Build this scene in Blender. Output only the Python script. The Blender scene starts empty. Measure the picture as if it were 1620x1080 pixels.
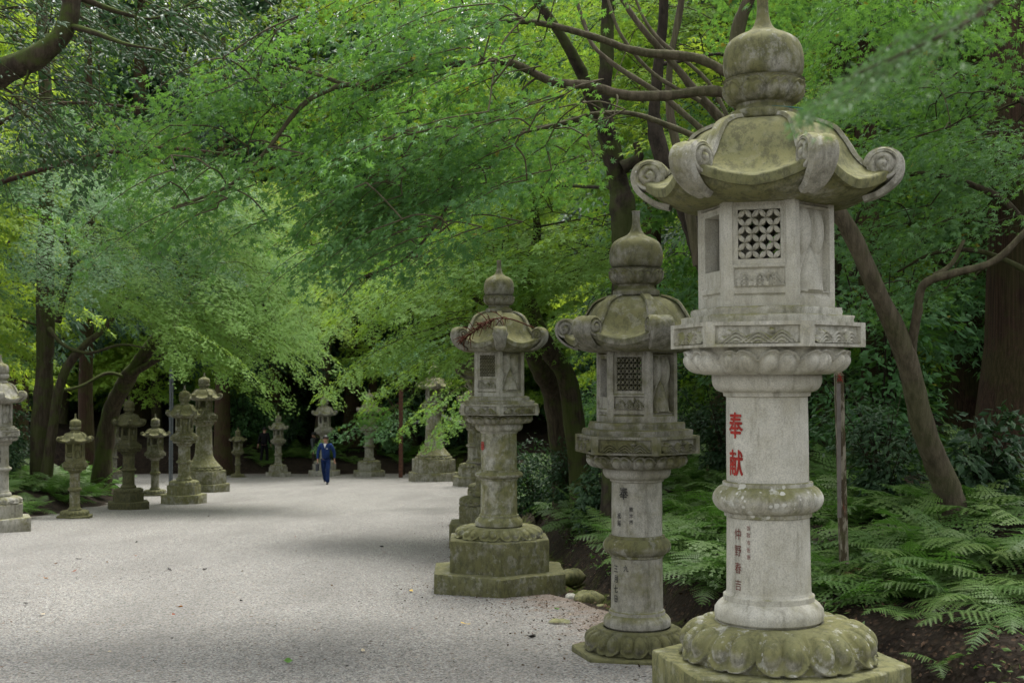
import bpy, bmesh, math, random
import numpy as np
from mathutils import Vector, Matrix
R = np.random.default_rng(7)
random.seed(7)
scn = bpy.context.scene
COL = scn.collection
PI = math.pi

# ------------------------------------------------------------------ camera
F = 2000.0                      # focal length in pixels of the 1620 px wide photograph
PITCH = math.atan(50 / F)
CAMZ = 1.6
cd = bpy.data.cameras.new('camera')
cam = bpy.data.objects.new('camera', cd)
COL.objects.link(cam)
cam.location = (0, 0, CAMZ)
cam.rotation_euler = (PI / 2 + PITCH, 0, 0)
cd.sensor_width = 36
cd.lens = 36 * F / 1620
cd.clip_end = 2000
cd.dof.use_dof = True
cd.dof.focus_distance = 10.5
cd.dof.aperture_fstop = 4.5
scn.camera = cam

def at(px, py, d):
    x = (px - 810) / F
    v = (540 - py) / F
    yy = math.cos(PITCH) - v * math.sin(PITCH)
    zz = math.sin(PITCH) + v * math.cos(PITCH)
    k = d / yy
    return np.array([x * k, d, CAMZ + zz * k])

# ------------------------------------------------------------------ terrain
XR = ([-40, -10, 0, 7.7, 9.4, 13.6, 20, 45, 50, 60, 300], [8, 6.5, 4.3, 1.63, .92, -.14, -.5, -1.45, -2.6, -3.4, -3.4])
XL = ([-40, 20, 30, 37, 39, 57, 59, 300], [-8.6, -9.7, -9.9, -11.0, -32, -32, -12, -12])
BR = ([-5, .7, .85, 1.05, 1.2, 1.4, 2, 5, 10, 30, 100, 400], [0, 0, -.12, -.1, .18, .36, .45, 1.0, 1.9, 4.2, 12, 30])
BL = ([-5, 0, .25, .6, 3, 10, 40, 400], [0, 0, .05, .3, .75, 1.7, 5, 30])

def xr(y): return np.interp(y, *XR)
def xl(y): return np.interp(y, *XL)
def base(y):
    y = np.asarray(y, float)
    return np.where(y < 58.6, -.052 * y, -.052 * 58.6 + np.where(y < 60, (y - 58.6) * .25, .35 + np.minimum((y - 60) * .085, 9)))
def lump(x, y):
    return (np.sin(x * 1.7 + .6 * np.sin(y * 1.1)) * np.sin(y * 1.3 + .8 * np.sin(x * .9)) * .5
            + np.sin(x * 4.1 + y * 2.3) * np.sin(y * 3.7 - x * 1.9) * .25)
def ground(x, y):
    x = np.asarray(x, float); y = np.asarray(y, float)
    s = x - xr(y); l = xl(y) - x
    off = np.interp(s, *BR) + np.interp(l, *BL)
    w = np.clip(np.maximum(s - 1.0, l) / 1.5, 0, 1)
    return base(y) + off + lump(x, y) * .12 * w
def gz(x, y): return float(ground(x, y))
def onpath(px, py):
    """point of the path seen at a pixel of the photograph"""
    for d in np.arange(5, 60, .02):
        p = at(px, py, d)
        if p[2] <= -.052 * d: return p
    return p

# ------------------------------------------------------------------ object helpers
def link(o, parent=None):
    COL.objects.link(o)
    if parent is not None: o.parent = parent
    return o

def tag(o, label, cat, group=None, kind=None):
    if label: o['label'] = label
    if cat: o['category'] = cat
    if group: o['group'] = group
    if kind: o['kind'] = kind
    return o

def empty(name, loc, rz=0, s=1.0):
    o = bpy.data.objects.new(name, None)
    o.empty_display_size = .2
    link(o); o.location = tuple(loc); o.rotation_euler = (0, 0, rz); o.scale = (s, s, s)
    return o

class MB:
    """collects polygons and links them as one mesh object"""
    def __init__(self): self.v = []; self.f = []; self.n = 0; self.at = {}
    def add(self, verts, faces, **attrs):
        verts = np.asarray(verts, np.float32).reshape(-1, 3)
        for fa in (faces if isinstance(faces, list) and faces and isinstance(faces[0], np.ndarray) and faces[0].ndim == 2 else [faces]):
            fa = np.asarray(fa, np.int64)
            if fa.size: self.f.append(fa + self.n)
        self.v.append(verts)
        for k in set(self.at) | set(attrs):
            if k not in self.at: self.at[k] = [np.zeros(self.n, np.float32)] if self.n else []
            val = attrs.get(k, 0.0)
            self.at[k].append(np.broadcast_to(np.asarray(val, np.float32), (len(verts),)))
        self.n += len(verts)
        return self
    def poly(self, verts, faces):
        verts = np.asarray(verts, np.float32)
        for fa in faces: self.f.append(np.asarray([fa], np.int64) + self.n)
        self.v.append(verts); self.n += len(verts)
        for k in self.at: self.at[k].append(np.zeros(len(verts), np.float32))
        return self
    def mesh(self, name, mat, smooth=True, sharp=None):
        me = bpy.data.meshes.new(name)
        v = np.concatenate(self.v) if self.v else np.zeros((0, 3), np.float32)
        me.vertices.add(len(v)); me.vertices.foreach_set('co', v.ravel())
        loops = np.concatenate([f.ravel() for f in self.f])
        tot = np.concatenate([np.full(len(f), f.shape[1]) for f in self.f])
        st = np.concatenate([[0], np.cumsum(tot)[:-1]])
        me.loops.add(len(loops)); me.loops.foreach_set('vertex_index', loops.astype(np.int32))
        me.polygons.add(len(tot)); me.polygons.foreach_set('loop_start', st.astype(np.int32))
        me.polygons.foreach_set('loop_total', tot.astype(np.int32))
        me.polygons.foreach_set('use_smooth', np.full(len(tot), smooth))
        for k, a in self.at.items():
            t = me.attributes.new(k, 'FLOAT', 'POINT'); t.data.foreach_set('value', np.concatenate(a))
        me.update(calc_edges=True); me.validate()
        if smooth and sharp: me.set_sharp_from_angle(angle=math.radians(sharp))
        me.materials.append(mat)
        return me
    def build(self, name, mat, parent=None, smooth=True, sharp=None, color=None):
        o = bpy.data.objects.new(name, self.mesh(name, mat, smooth, sharp))
        if color: o.color = color
        return link(o, parent)

def copy_tree(o, parent=None):
    c = o.copy(); COL.objects.link(c)
    c.parent = parent
    for ch in list(o.children): copy_tree(ch, c)
    return c

def gridfaces(nu, nv, closed=False):
    """quads of a grid of nv rows of nu vertices"""
    i = np.arange(nu if closed else nu - 1); j = np.arange(nv - 1)
    I, J = np.meshgrid(i, j)
    I2 = (I + 1) % nu
    return np.stack([J * nu + I, J * nu + I2, (J + 1) * nu + I2, (J + 1) * nu + I], -1).reshape(-1, 4)

def box(mb, c, s, rz=0, jit=0):
    c = np.asarray(c, float); hx, hy, hz = np.asarray(s, float) / 2
    p = np.array([[x, y, z] for z in (-hz, hz) for x, y in ((-hx, -hy), (hx, -hy), (hx, hy), (-hx, hy))])
    if rz: p = p @ np.array([[math.cos(rz), math.sin(rz), 0], [-math.sin(rz), math.cos(rz), 0], [0, 0, 1]])
    mb.add(p + c, [[0, 3, 2, 1], [4, 5, 6, 7], [0, 1, 5, 4], [1, 2, 6, 5], [2, 3, 7, 6], [3, 0, 4, 7]])

def frames(P):
    P = np.asarray(P, float)
    T = np.gradient(P, axis=0); T /= np.linalg.norm(T, axis=1)[:, None] + 1e-9
    a = np.array([0, 0, 1.]) if abs(T[0][2]) < .9 else np.array([1., 0, 0])
    N = np.zeros_like(P); n = a - T[0] * a.dot(T[0])
    for i in range(len(P)):
        n = n - T[i] * n.dot(T[i]); n /= np.linalg.norm(n) + 1e-9; N[i] = n
    return T, N, np.cross(T, N)

def tube(mb, P, r, n=8, rough=0.0, cap=True):
    P = np.asarray(P, float); r = np.broadcast_to(np.asarray(r, float), (len(P),))
    T, N, B = frames(P)
    a = np.linspace(0, 2 * PI, n, endpoint=False)
    rr = r[:, None] * (1 + (R.normal(0, rough, (len(P), n)) if rough else 0))
    V = P[:, None] + rr[..., None] * (np.cos(a)[None, :, None] * N[:, None] + np.sin(a)[None, :, None] * B[:, None])
    mb.add(V.reshape(-1, 3), gridfaces(n, len(P), True))
    if cap:
        mb.poly(V[-1], [list(range(n))]); mb.poly(V[0], [list(range(n))[::-1]])

def smooth_line(P, k=6):
    """Catmull-Rom through the points"""
    P = np.asarray(P, float)
    Q = np.vstack([2 * P[0] - P[1], P, 2 * P[-1] - P[-2]])
    out = []
    for i in range(1, len(Q) - 2):
        for t in np.linspace(0, 1, k, endpoint=False):
            a, b, c, d = Q[i - 1], Q[i], Q[i + 1], Q[i + 2]
            out.append(.5 * (2 * b + (c - a) * t + (2 * a - 5 * b + 4 * c - d) * t * t + (3 * b - a - 3 * c + d) * t ** 3))
    out.append(P[-1])
    return np.array(out)

# ------------------------------------------------------------------ node helpers
class NT:
    def __init__(self, name):
        self.m = bpy.data.materials.new(name); self.m.use_nodes = True
        self.t = self.m.node_tree; self.t.nodes.clear()
        self.out = self.n('ShaderNodeOutputMaterial')
    def n(self, typ, **kw):
        nd = self.t.nodes.new(typ)
        for k, v in kw.items(): setattr(nd, k, v)
        return nd
    def l(self, a, b): self.t.links.new(a, b)
    def val(self, sock, v):
        if hasattr(v, 'is_output') or isinstance(v, bpy.types.NodeSocket): self.l(v, sock)
        else: sock.default_value = v
    def noise(self, vec, scale, detail=4, rough=.55):
        nd = self.n('ShaderNodeTexNoise'); self.l(vec, nd.inputs['Vector'])
        nd.inputs['Scale'].default_value = scale; nd.inputs['Detail'].default_value = detail; nd.inputs['Roughness'].default_value = rough
        return nd.outputs['Fac']
    def voro(self, vec, scale, feature='F1', rand=1.0):
        nd = self.n('ShaderNodeTexVoronoi', feature=feature); self.l(vec, nd.inputs['Vector'])
        nd.inputs['Scale'].default_value = scale
        nd.inputs['Randomness'].default_value = rand
        return nd
    def math(self, op, a, b=0.0, c=0.0, clamp=False):
        nd = self.n('ShaderNodeMath', operation=op, use_clamp=clamp)
        for s, v in zip(nd.inputs, (a, b, c)): self.val(s, v)
        return nd.outputs[0]
    def ramp(self, fac, lo, hi, a=0.0, b=1.0):
        nd = self.n('ShaderNodeMapRange', interpolation_type='SMOOTHSTEP'); self.val(nd.inputs[0], fac)
        self.val(nd.inputs[1], lo); self.val(nd.inputs[2], hi); self.val(nd.inputs[3], a); self.val(nd.inputs[4], b)
        return nd.outputs[0]
    def mix(self, fac, a, b, mode='MIX'):
        nd = self.n('ShaderNodeMix', data_type='RGBA', blend_type=mode)
        self.val(nd.inputs[0], fac)
        for s, v in ((nd.inputs[6], a), (nd.inputs[7], b)):
            self.val(s, (*v, 1) if isinstance(v, tuple) and len(v) == 3 else v)
        return nd.outputs[2]
    def scale(self, vec, s):
        nd = self.n('ShaderNodeMapping'); self.l(vec, nd.inputs[0]); nd.inputs['Scale'].default_value = s
        return nd.outputs[0]
    def bump(self, h, dist, strength=1.0, normal=None):
        nd = self.n('ShaderNodeBump'); self.l(h, nd.inputs['Height'])
        nd.inputs['Distance'].default_value = dist; nd.inputs['Strength'].default_value = strength
        if normal is not None: self.l(normal, nd.inputs['Normal'])
        return nd.outputs[0]
    def attr(self, name):
        nd = self.n('ShaderNodeAttribute'); nd.attribute_name = name
        return nd.outputs['Fac']
    def obj(self):
        oi = self.n('ShaderNodeObjectInfo'); sc = self.n('ShaderNodeSeparateColor'); self.l(oi.outputs['Color'], sc.inputs[0])
        return oi.outputs['Random'], sc.outputs
    def objvec(self, rnd=True):
        tc = self.n('ShaderNodeTexCoord')
        v = tc.outputs['Object']
        if rnd:
            oi = self.n('ShaderNodeObjectInfo'); a = self.n('ShaderNodeVectorMath', operation='ADD')
            m = self.math('MULTIPLY', oi.outputs['Random'], 37.0)
            self.l(v, a.inputs[0]); self.l(m, a.inputs[1]); v = a.outputs[0]
        return v
    def wpos(self):
        return self.n('ShaderNodeNewGeometry').outputs['Position']
    def done(self, color, rough=.8, normal=None, spec=.3, translucent=None, tfac=.35, **kw):
        p = self.n('ShaderNodeBsdfPrincipled')
        self.val(p.inputs['Base Color'], (*color, 1) if isinstance(color, tuple) and len(color) == 3 else color)
        self.val(p.inputs['Roughness'], rough)
        p.inputs['Specular IOR Level'].default_value = spec
        for k, v in kw.items(): self.val(p.inputs[k], v)
        if normal is not None: self.l(normal, p.inputs['Normal'])
        sh = p.outputs[0]
        if translucent is not None:
            tr = self.n('ShaderNodeBsdfTranslucent'); self.val(tr.inputs[0], translucent)
            mx = self.n('ShaderNodeMixShader'); mx.inputs[0].default_value = tfac
            self.l(sh, mx.inputs[1]); self.l(tr.outputs[0], mx.inputs[2]); sh = mx.outputs[0]
        self.l(sh, self.out.inputs[0])
        return self.m

def mat_stone():
    m = NT('weathered_granite'); v = m.objvec()
    rnd, oc = m.obj()
    moss, light, lich = oc[0], oc[1], oc[2]
    big = m.noise(v, 2.3, 5, .6); mid = m.noise(v, 9, 6, .65); fine = m.noise(v, 130, 2, .6)
    col = m.mix(m.ramp(big, .35, .68), (.46, .45, .385), (.32, .305, .23))
    col = m.mix(m.ramp(fine, .35, .7, 0, .55), col, (.20, .20, .19))
    st = m.noise(m.scale(v, (7, 7, .8)), 1.6, 5, .65)
    col = m.mix(m.math('MULTIPLY', m.ramp(st, .50, .72), .6), col, (.105, .10, .07))
    # moss: film of green on flat tops and where each stone carries it
    g = m.n('ShaderNodeNewGeometry'); sx = m.n('ShaderNodeSeparateXYZ'); m.l(g.outputs['Normal'], sx.inputs[0])
    up = m.math('MULTIPLY', m.math('MAXIMUM', sx.outputs[2], -.2), .34)
    k = m.math('ADD', m.math('ADD', m.math('MULTIPLY', mid, .9), m.math('MULTIPLY', big, .7)), up)
    k = m.math('ADD', k, m.math('MULTIPLY', m.math('SUBTRACT', moss, .5), 1.1))
    mk = m.ramp(k, .72, 1.12)
    gcol = m.mix(m.ramp(m.noise(v, 5, 6, .65), .3, .7), (.165, .165, .052), (.115, .125, .042))
    gcol = m.mix(m.ramp(fine, .3, .7, 0, .5), gcol, (.19, .175, .08))
    col = m.mix(m.math('MULTIPLY', mk, .9), col, gcol)
    # dark algae / soot, pale crusts
    pc = m.noise(v, 11, 6, .68)
    col = m.mix(m.math('MULTIPLY', m.ramp(pc, .54, .62), m.math('MULTIPLY', lich, .85, clamp=True)), col, (.42, .42, .37))
    dk = m.ramp(m.noise(m.scale(v, (1, 1, .55)), 17, 9, .80), .46, .60)
    col = m.mix(m.math('MULTIPLY', dk, m.math('MULTIPLY', m.math('ADD', moss, .02), .72), clamp=True), col, (.052, .054, .033))
    # white lichen discs
    vv = m.n('ShaderNodeVectorMath', operation='ADD'); m.l(v, vv.inputs[0])
    nz = m.n('ShaderNodeTexNoise'); m.l(v, nz.inputs['Vector']); nz.inputs['Scale'].default_value = 30
    sc = m.n('ShaderNodeVectorMath', operation='SCALE'); m.l(nz.outputs['Color'], sc.inputs[0]); sc.inputs['Scale'].default_value = .02
    m.l(sc.outputs[0], vv.inputs[1])
    vo = m.voro(vv.outputs[0], 21)
    rad = m.math('MULTIPLY', m.math('SUBTRACT', m.noise(v, 6, 2), m.math('SUBTRACT', .88, m.math('MULTIPLY', lich, .5))), 1.3)
    sp = m.n('ShaderNodeMapRange'); m.l(m.math('SUBTRACT', rad, vo.outputs['Distance']), sp.inputs[0])
    sp.inputs[1].default_value = 0; sp.inputs[2].default_value = .06
    col = m.mix(m.math('MULTIPLY', sp.outputs[0], .8), col, (.5, .5, .45))
    bl = m.n('ShaderNodeMix', data_type='RGBA', blend_type='MULTIPLY'); bl.inputs[0].default_value = 1
    cmb = m.n('ShaderNodeCombineColor')
    for i in range(3): m.l(light, cmb.inputs[i])
    m.l(col, bl.inputs[6]); m.l(cmb.outputs[0], bl.inputs[7])
    h = m.math('ADD', m.math('MULTIPLY', mid, .6), m.math('ADD', m.math('MULTIPLY', fine, .25), m.math('MULTIPLY', mk, .4)))
    return m.done(bl.outputs[2], .88, m.bump(h, .008, .8), .2)

def mat_plain(name, col, rough=.6, spec=.4, var=.25, nscale=25, bump=.002, **kw):
    m = NT(name); v = m.objvec()
    n = m.noise(v, nscale, 5, .6)
    c2 = tuple(x * (1 - var) for x in col)
    return m.done(m.mix(m.ramp(n, .3, .7), col, c2), rough, m.bump(n, bump), spec, **kw)

def mat_leaf(name, a, b, tr, tfac=.38, rough=.5, spec=.35, odd=None):
    """a..b by leaf, shifted a little by tree"""
    m = NT(name)
    k = m.attr('rnd'); rnd, oc = m.obj()
    c = m.mix(k, a, b)
    c = m.mix(m.math('MULTIPLY', rnd, .5), c, tuple(.5 * (x + y) * z for x, y, z in zip(a, b, (.75, 1.0, .8))))
    t = m.mix(m.math('MULTIPLY', k, .8), tr, tuple(x * .7 for x in tr))
    if odd:
        o = m.ramp(k, .985, .99)
        c = m.mix(o, c, odd); t = m.mix(o, t, odd)
    return m.done(c, rough, None, spec, t, tfac)

def mat_bark(name, a, b, sc=(9, 9, 1.2), moss=(.055, .082, .014), dist=.02):
    m = NT(name); v = m.objvec(); rnd, oc = m.obj()
    n = m.noise(m.scale(v, sc), 2.0, 7, .7); n2 = m.noise(v, 2.2, 5, .6)
    c = m.mix(m.ramp(n, .32, .68), a, b)
    g = m.n('ShaderNodeNewGeometry'); sx = m.n('ShaderNodeSeparateXYZ'); m.l(g.outputs['Normal'], sx.inputs[0])
    c = m.mix(m.math('MULTIPLY', m.ramp(m.math('ADD', n2, m.math('MULTIPLY', sx.outputs[2], .12)), .42, .56), m.math('MULTIPLY', oc[0], .9)), c, moss)
    f = m.noise(v, 40, 4, .7)
    c = m.mix(m.ramp(f, .62, .75, 0, .5), c, tuple(min(x * 2.2, .5) for x in a))
    return m.done(c, .9, m.bump(m.math('ADD', n, m.math('MULTIPLY', f, .3)), dist), .15)

def mat_gravel():
    m = NT('grey_gravel'); v = m.wpos()
    v1 = m.voro(v, 75); v2 = m.voro(v, 33); v3 = m.voro(v, 9)
    s1 = m.n('ShaderNodeSeparateColor'); m.l(v1.outputs['Color'], s1.inputs[0])
    s2 = m.n('ShaderNodeSeparateColor'); m.l(v2.outputs['Color'], s2.inputs[0])
    s3 = m.n('ShaderNodeSeparateColor'); m.l(v3.outputs['Color'], s3.inputs[0])
    c = m.mix(s1.outputs[0], (.077, .076, .070), (.345, .342, .318))
    c = m.mix(m.math('MULTIPLY', m.ramp(s1.outputs[1], .8, .95), .6), c, (.30, .24, .18))
    c = m.mix(m.math('MULTIPLY', m.ramp(s1.outputs[2], .84, .92), .8), c, (.10, .10, .10))
    big = m.math('LESS_THAN', v2.outputs['Distance'], .32)
    c = m.mix(m.math('MULTIPLY', big, m.ramp(s2.outputs[0], .6, .75)), c, m.mix(s2.outputs[1], (.05, .048, .045), (.33, .315, .29)))
    # patches of worn and wet gravel, dark crumbs of bark
    c = m.mix(m.ramp(m.noise(m.scale(v, (.9, .22, 1)), 1, 6, .62), .38, .68, 0, .45), c, (.125, .12, .11))
    c = m.mix(m.ramp(m.noise(v, 14, 4, .7), .58, .72, 0, .55), c, (.065, .062, .056))
    cr = m.math('MULTIPLY', m.math('LESS_THAN', v3.outputs['Distance'], m.math('MULTIPLY', s3.outputs[0], .17)), m.ramp(s3.outputs[1], .40, .45))
    c = m.mix(cr, c, m.mix(s3.outputs[2], (.03, .025, .02), (.14, .08, .05)))
    # brown litter towards the edges of the walk
    e = m.attr('edge'); lv = m.noise(v, 5, 6, .7)
    c = m.mix(m.math('MULTIPLY', m.ramp(m.math('ADD', e, m.math('MULTIPLY', m.math('SUBTRACT', lv, .5), 1.6)), .45, .95), .75), c,
              m.mix(s1.outputs[1], (.10, .075, .055), (.25, .19, .15)))
    h = m.math('ADD', m.math('MULTIPLY', m.math('SUBTRACT', .6, v1.outputs['Distance']), .7), m.math('MULTIPLY', m.math('SUBTRACT', .5, v2.outputs['Distance']), .5))
    return m.done(c, .9, m.bump(h, .012, .9), .15)

def mat_ground():
    m = NT('forest_soil'); v = m.wpos()
    n = m.noise(v, 3, 6, .65); vo = m.voro(v, 24); s = m.n('ShaderNodeSeparateColor'); m.l(vo.outputs['Color'], s.inputs[0])
    c = m.mix(m.ramp(n, .35, .65), (.013, .010, .008), (.027, .021, .015))
    lf = m.math('LESS_THAN', vo.outputs['Distance'], m.math('MULTIPLY', s.outputs[0], .5))
    c = m.mix(m.math('MULTIPLY', lf, .8), c, m.mix(s.outputs[1], (.025, .017, .012), (.075, .05, .032)))
    mo = m.attr('moss'); mn = m.noise(v, 4, 6, .7)
    c = m.mix(m.ramp(m.math('ADD', mo, m.math('MULTIPLY', m.math('SUBTRACT', mn, .5), 1.4)), .45, .8), c,
              m.mix(m.ramp(m.noise(v, 30, 3), .3, .7), (.05, .07, .012), (.085, .105, .02)))
    h = m.math('ADD', n, m.math('MULTIPLY', vo.outputs['Distance'], .6))
    return m.done(c, .95, m.bump(h, .03, .8), .1)

STONE = mat_stone()
GRAVEL = mat_gravel(); SOIL = mat_ground()
BARK = mat_bark('maple_bark', (.075, .06, .041), (.028, .022, .015))
BARKP = mat_bark('pale_maple_bark', (.13, .11, .075), (.06, .05, .033))
BARKC = mat_bark('cedar_bark', (.080, .048, .032), (.024, .016, .011), (26, 26, .7), dist=.03)
BARKD = mat_bark('dark_bark', (.05, .04, .029), (.018, .015, .011), (6, 6, 3))
LEAF_M = mat_leaf('maple_leaf', (.056, .130, .058), (.160, .305, .125), (.22, .46, .05), .36, .45, .35, (.28, .24, .03))
LEAF_L = mat_leaf('light_maple_leaf', (.095, .19, .050), (.25, .40, .11), (.36, .56, .05), .42, .55, .2)
LEAF_Y = mat_leaf('backlit_tinted_leaf', (.16, .27, .04), (.30, .44, .08), (.50, .66, .06), .5, .48, .25)  # yellow-green of light shining through leaves, put into the colour
LEAF_D = mat_leaf('evergreen_leaf', (.022, .052, .026), (.055, .105, .045), (.06, .14, .03), .2, .45, .22)
LEAF_C = mat_leaf('cedar_needle', (.030, .066, .036), (.058, .105, .058), (.05, .12, .04), .25, .6, .25)
LEAF_F = mat_leaf('fern_frond', (.056, .115, .026), (.13, .205, .045), (.09, .22, .03), .34, .5, .3)
LEAF_FD = mat_leaf('withered_frond', (.07, .055, .018), (.11, .085, .025), (.1, .07, .015), .3, .7, .2)
LEAF_CS = mat_leaf('cypress_leaf', (.07, .14, .065), (.12, .20, .08), (.12, .26, .06), .3, .6, .25)
EXPO=1.33
# ------------------------------------------------------------------ stone lanterns
HA = PI / 3
def hexr(th):
    """radius factor of a hexagon with unit apothem, vertices at multiples of 60 degrees"""
    a = (np.asarray(th) % HA) - HA / 2
    return 1 / np.cos(a)
def vert(th):
    """1 at a hexagon vertex, 0 at the middle of a face"""
    return np.abs(((np.asarray(th) % HA) - HA / 2) / (HA / 2))

def lathe(mb, prof, n, fn=None, cap_bot=False, cap_top=False):
    prof = np.asarray(prof, float); th = np.linspace(0, 2 * PI, n, endpoint=False)
    r = np.repeat(prof[:, :1], n, 1); z = np.repeat(prof[:, 1:2], n, 1)
    if fn is not None: r, z = fn(r, z, th[None, :], np.linspace(0, 1, len(prof))[:, None])
    V = np.stack([r * np.cos(th), r * np.sin(th), z + 0 * r], -1)
    mb.add(V.reshape(-1, 3), gridfaces(n, len(prof), True))
    if cap_bot: mb.poly(V[0], [list(range(n))[::-1]])
    if cap_top: mb.poly(V[-1], [list(range(n))])

def curve_prof(pts, k=5): 
    return smooth_line(np.array([(p[0], 0, p[1]) for p in pts]), k)[:, [0, 2]]

def hexslab(mb, Rc, z0, h, per=6, worn=.0022, ch=.012, buried=0):
    ap = Rc * math.cos(PI / 6)
    n = 6 * per
    prof = [(ap, z0 - buried), (ap, z0 + h * .5), (ap, z0 + h - ch), (ap - ch * .5, z0 + h - ch * .3), (ap - ch * 1.4, z0 + h), (ap * .5, z0 + h), (.02, z0 + h)]
    j1 = R.normal(0, worn, (len(prof), n))
    def fn(r, z, th, t):
        w = np.clip((r - ap * .6) / (ap * .35), 0, 1)
        return r * hexr(th) + j1 * w, z + j1 * .4 * w * (t > 0)
    lathe(mb, prof, n, fn)

def even(pr, n):
    """profile resampled evenly along its length"""
    d = np.concatenate([[0], np.cumsum(np.linalg.norm(np.diff(pr, axis=0), axis=1))]); t = np.linspace(0, d[-1], n)
    return np.stack([np.interp(t, d, pr[:, 0]), np.interp(t, d, pr[:, 1])], 1)

def bosses(a, h, hc, hr):
    """the two swellings of a lotus petal"""
    b = 0
    for c in (.30, .70): b = np.maximum(b, np.sqrt(np.clip(1 - (np.abs(a - c) / .185) ** 2.2 - (np.abs(h - hc) / hr) ** 2.4, 0, 1)))
    return b

def petals_down(mb, r0, r1, z0, h, n, N):
    """lotus cushion lying open: double-lobed petals, tips outwards at the foot"""
    pr = curve_prof([(r1 * .955, z0), (r1, z0 + h * .05), (r1 * .985, z0 + h * .13), (r1 * .955, z0 + h * .34), (r1 * .90, z0 + h * .60), (r1 * .80, z0 + h * .84), (r0 + (r1 - r0) * .30, z0 + h * .97), (r0, z0 + h)], 6)
    pr = np.vstack([even(pr, 44 if n > 150 else 22), [(r0 * .5, z0 + h)]])
    def fn(r, z, th, t):
        a = (th * N / (2 * PI)) % 1
        edge = np.minimum(a, 1 - a)
        low = .05 + .20 * np.abs(2 * a - 1) ** 3.5 + .035 * np.exp(-((a - .5) / .05) ** 2)
        ins = np.clip((t - low) / .03, 0, 1); topf = np.clip((.80 - t) / .12, 0, 1)
        b = bosses(a, t, .47, .27)
        rim = np.exp(-((t - low - .035) / .03) ** 2)
        seam = np.exp(-(edge / .028) ** 2) * topf
        k = ins * (.085 * b + .022 * rim * topf) - (1 - ins) * .06 * np.clip(t / .04, 0, 1) - .04 * seam * ins
        return r * (1 + k), z + h * .10 * b * ins + 0 * r
    lathe(mb, pr, n, fn)

def petals_up(mb, r0, r1, z0, h, n, N):
    """lotus cup: petals standing up and curling out at the rim"""
    pr = curve_prof([(r0, z0), (r0 + (r1 - r0) * .42, z0 + h * .10), (r0 + (r1 - r0) * .74, z0 + h * .36), (r0 + (r1 - r0) * .90, z0 + h * .68), (r1 * .985, z0 + h * .92), (r1, z0 + h)], 6)
    pr = np.vstack([even(pr, 40 if n > 150 else 20), [(r1 * .88, z0 + h * .985), (r1 * .72, z0 + h * .86)]])
    m_ = len(pr)
    def fn(r, z, th, t):
        t = t * (m_ - 1) / (m_ - 3); a = (th * N / (2 * PI)) % 1
        edge = np.minimum(a, 1 - a)
        top = .93 - .30 * np.abs(2 * a - 1) ** 3.2 - .07 * np.exp(-((a - .5) / .06) ** 2)
        ins = np.clip((top - t) / .035, 0, 1)
        b = bosses(a, t, .44, .34)
        rim = np.exp(-((top - t - .05) / .04) ** 2)
        seam = np.exp(-(edge / .030) ** 2) * np.clip((top - t) / .1, 0, 1)
        k = ins * (.080 * b + .050 * rim) - (1 - ins) * .045 * (t < 1) - .05 * seam
        return r * (1 + k * np.clip(t / .06, 0, 1)), z + 0 * r
    lathe(mb, pr, n, fn)

def waves(u, v, k):
    """rolling wave relief, u -1..1, v 0..1"""
    u = np.asarray(u); h = np.zeros_like(u * v)
    rng = np.random.default_rng(k)
    for c in (-.62 + .1 * rng.random(), 0.02, .6):
        w = .42 + .1 * rng.random()
        x = (u - c) / w
        crest = .78 * np.exp(-np.abs(x) ** 1.7 * 1.8)
        in_ = (v < crest) & (np.abs(x) < 1.2)
        h = np.maximum(h, in_ * (.45 + .55 * np.abs(np.sin((v - crest) * 15 + .4))) * np.clip((crest - v) * 8, 0, 1))
    for cx, cy in ((-.85, .25), (-.7, .6), (.35, .7)):
        d = np.hypot((u - cx) * 2.2, v - cy)
        h = np.maximum(h, np.clip(1 - (d / .2) ** 2, 0, 1))
    return h

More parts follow.
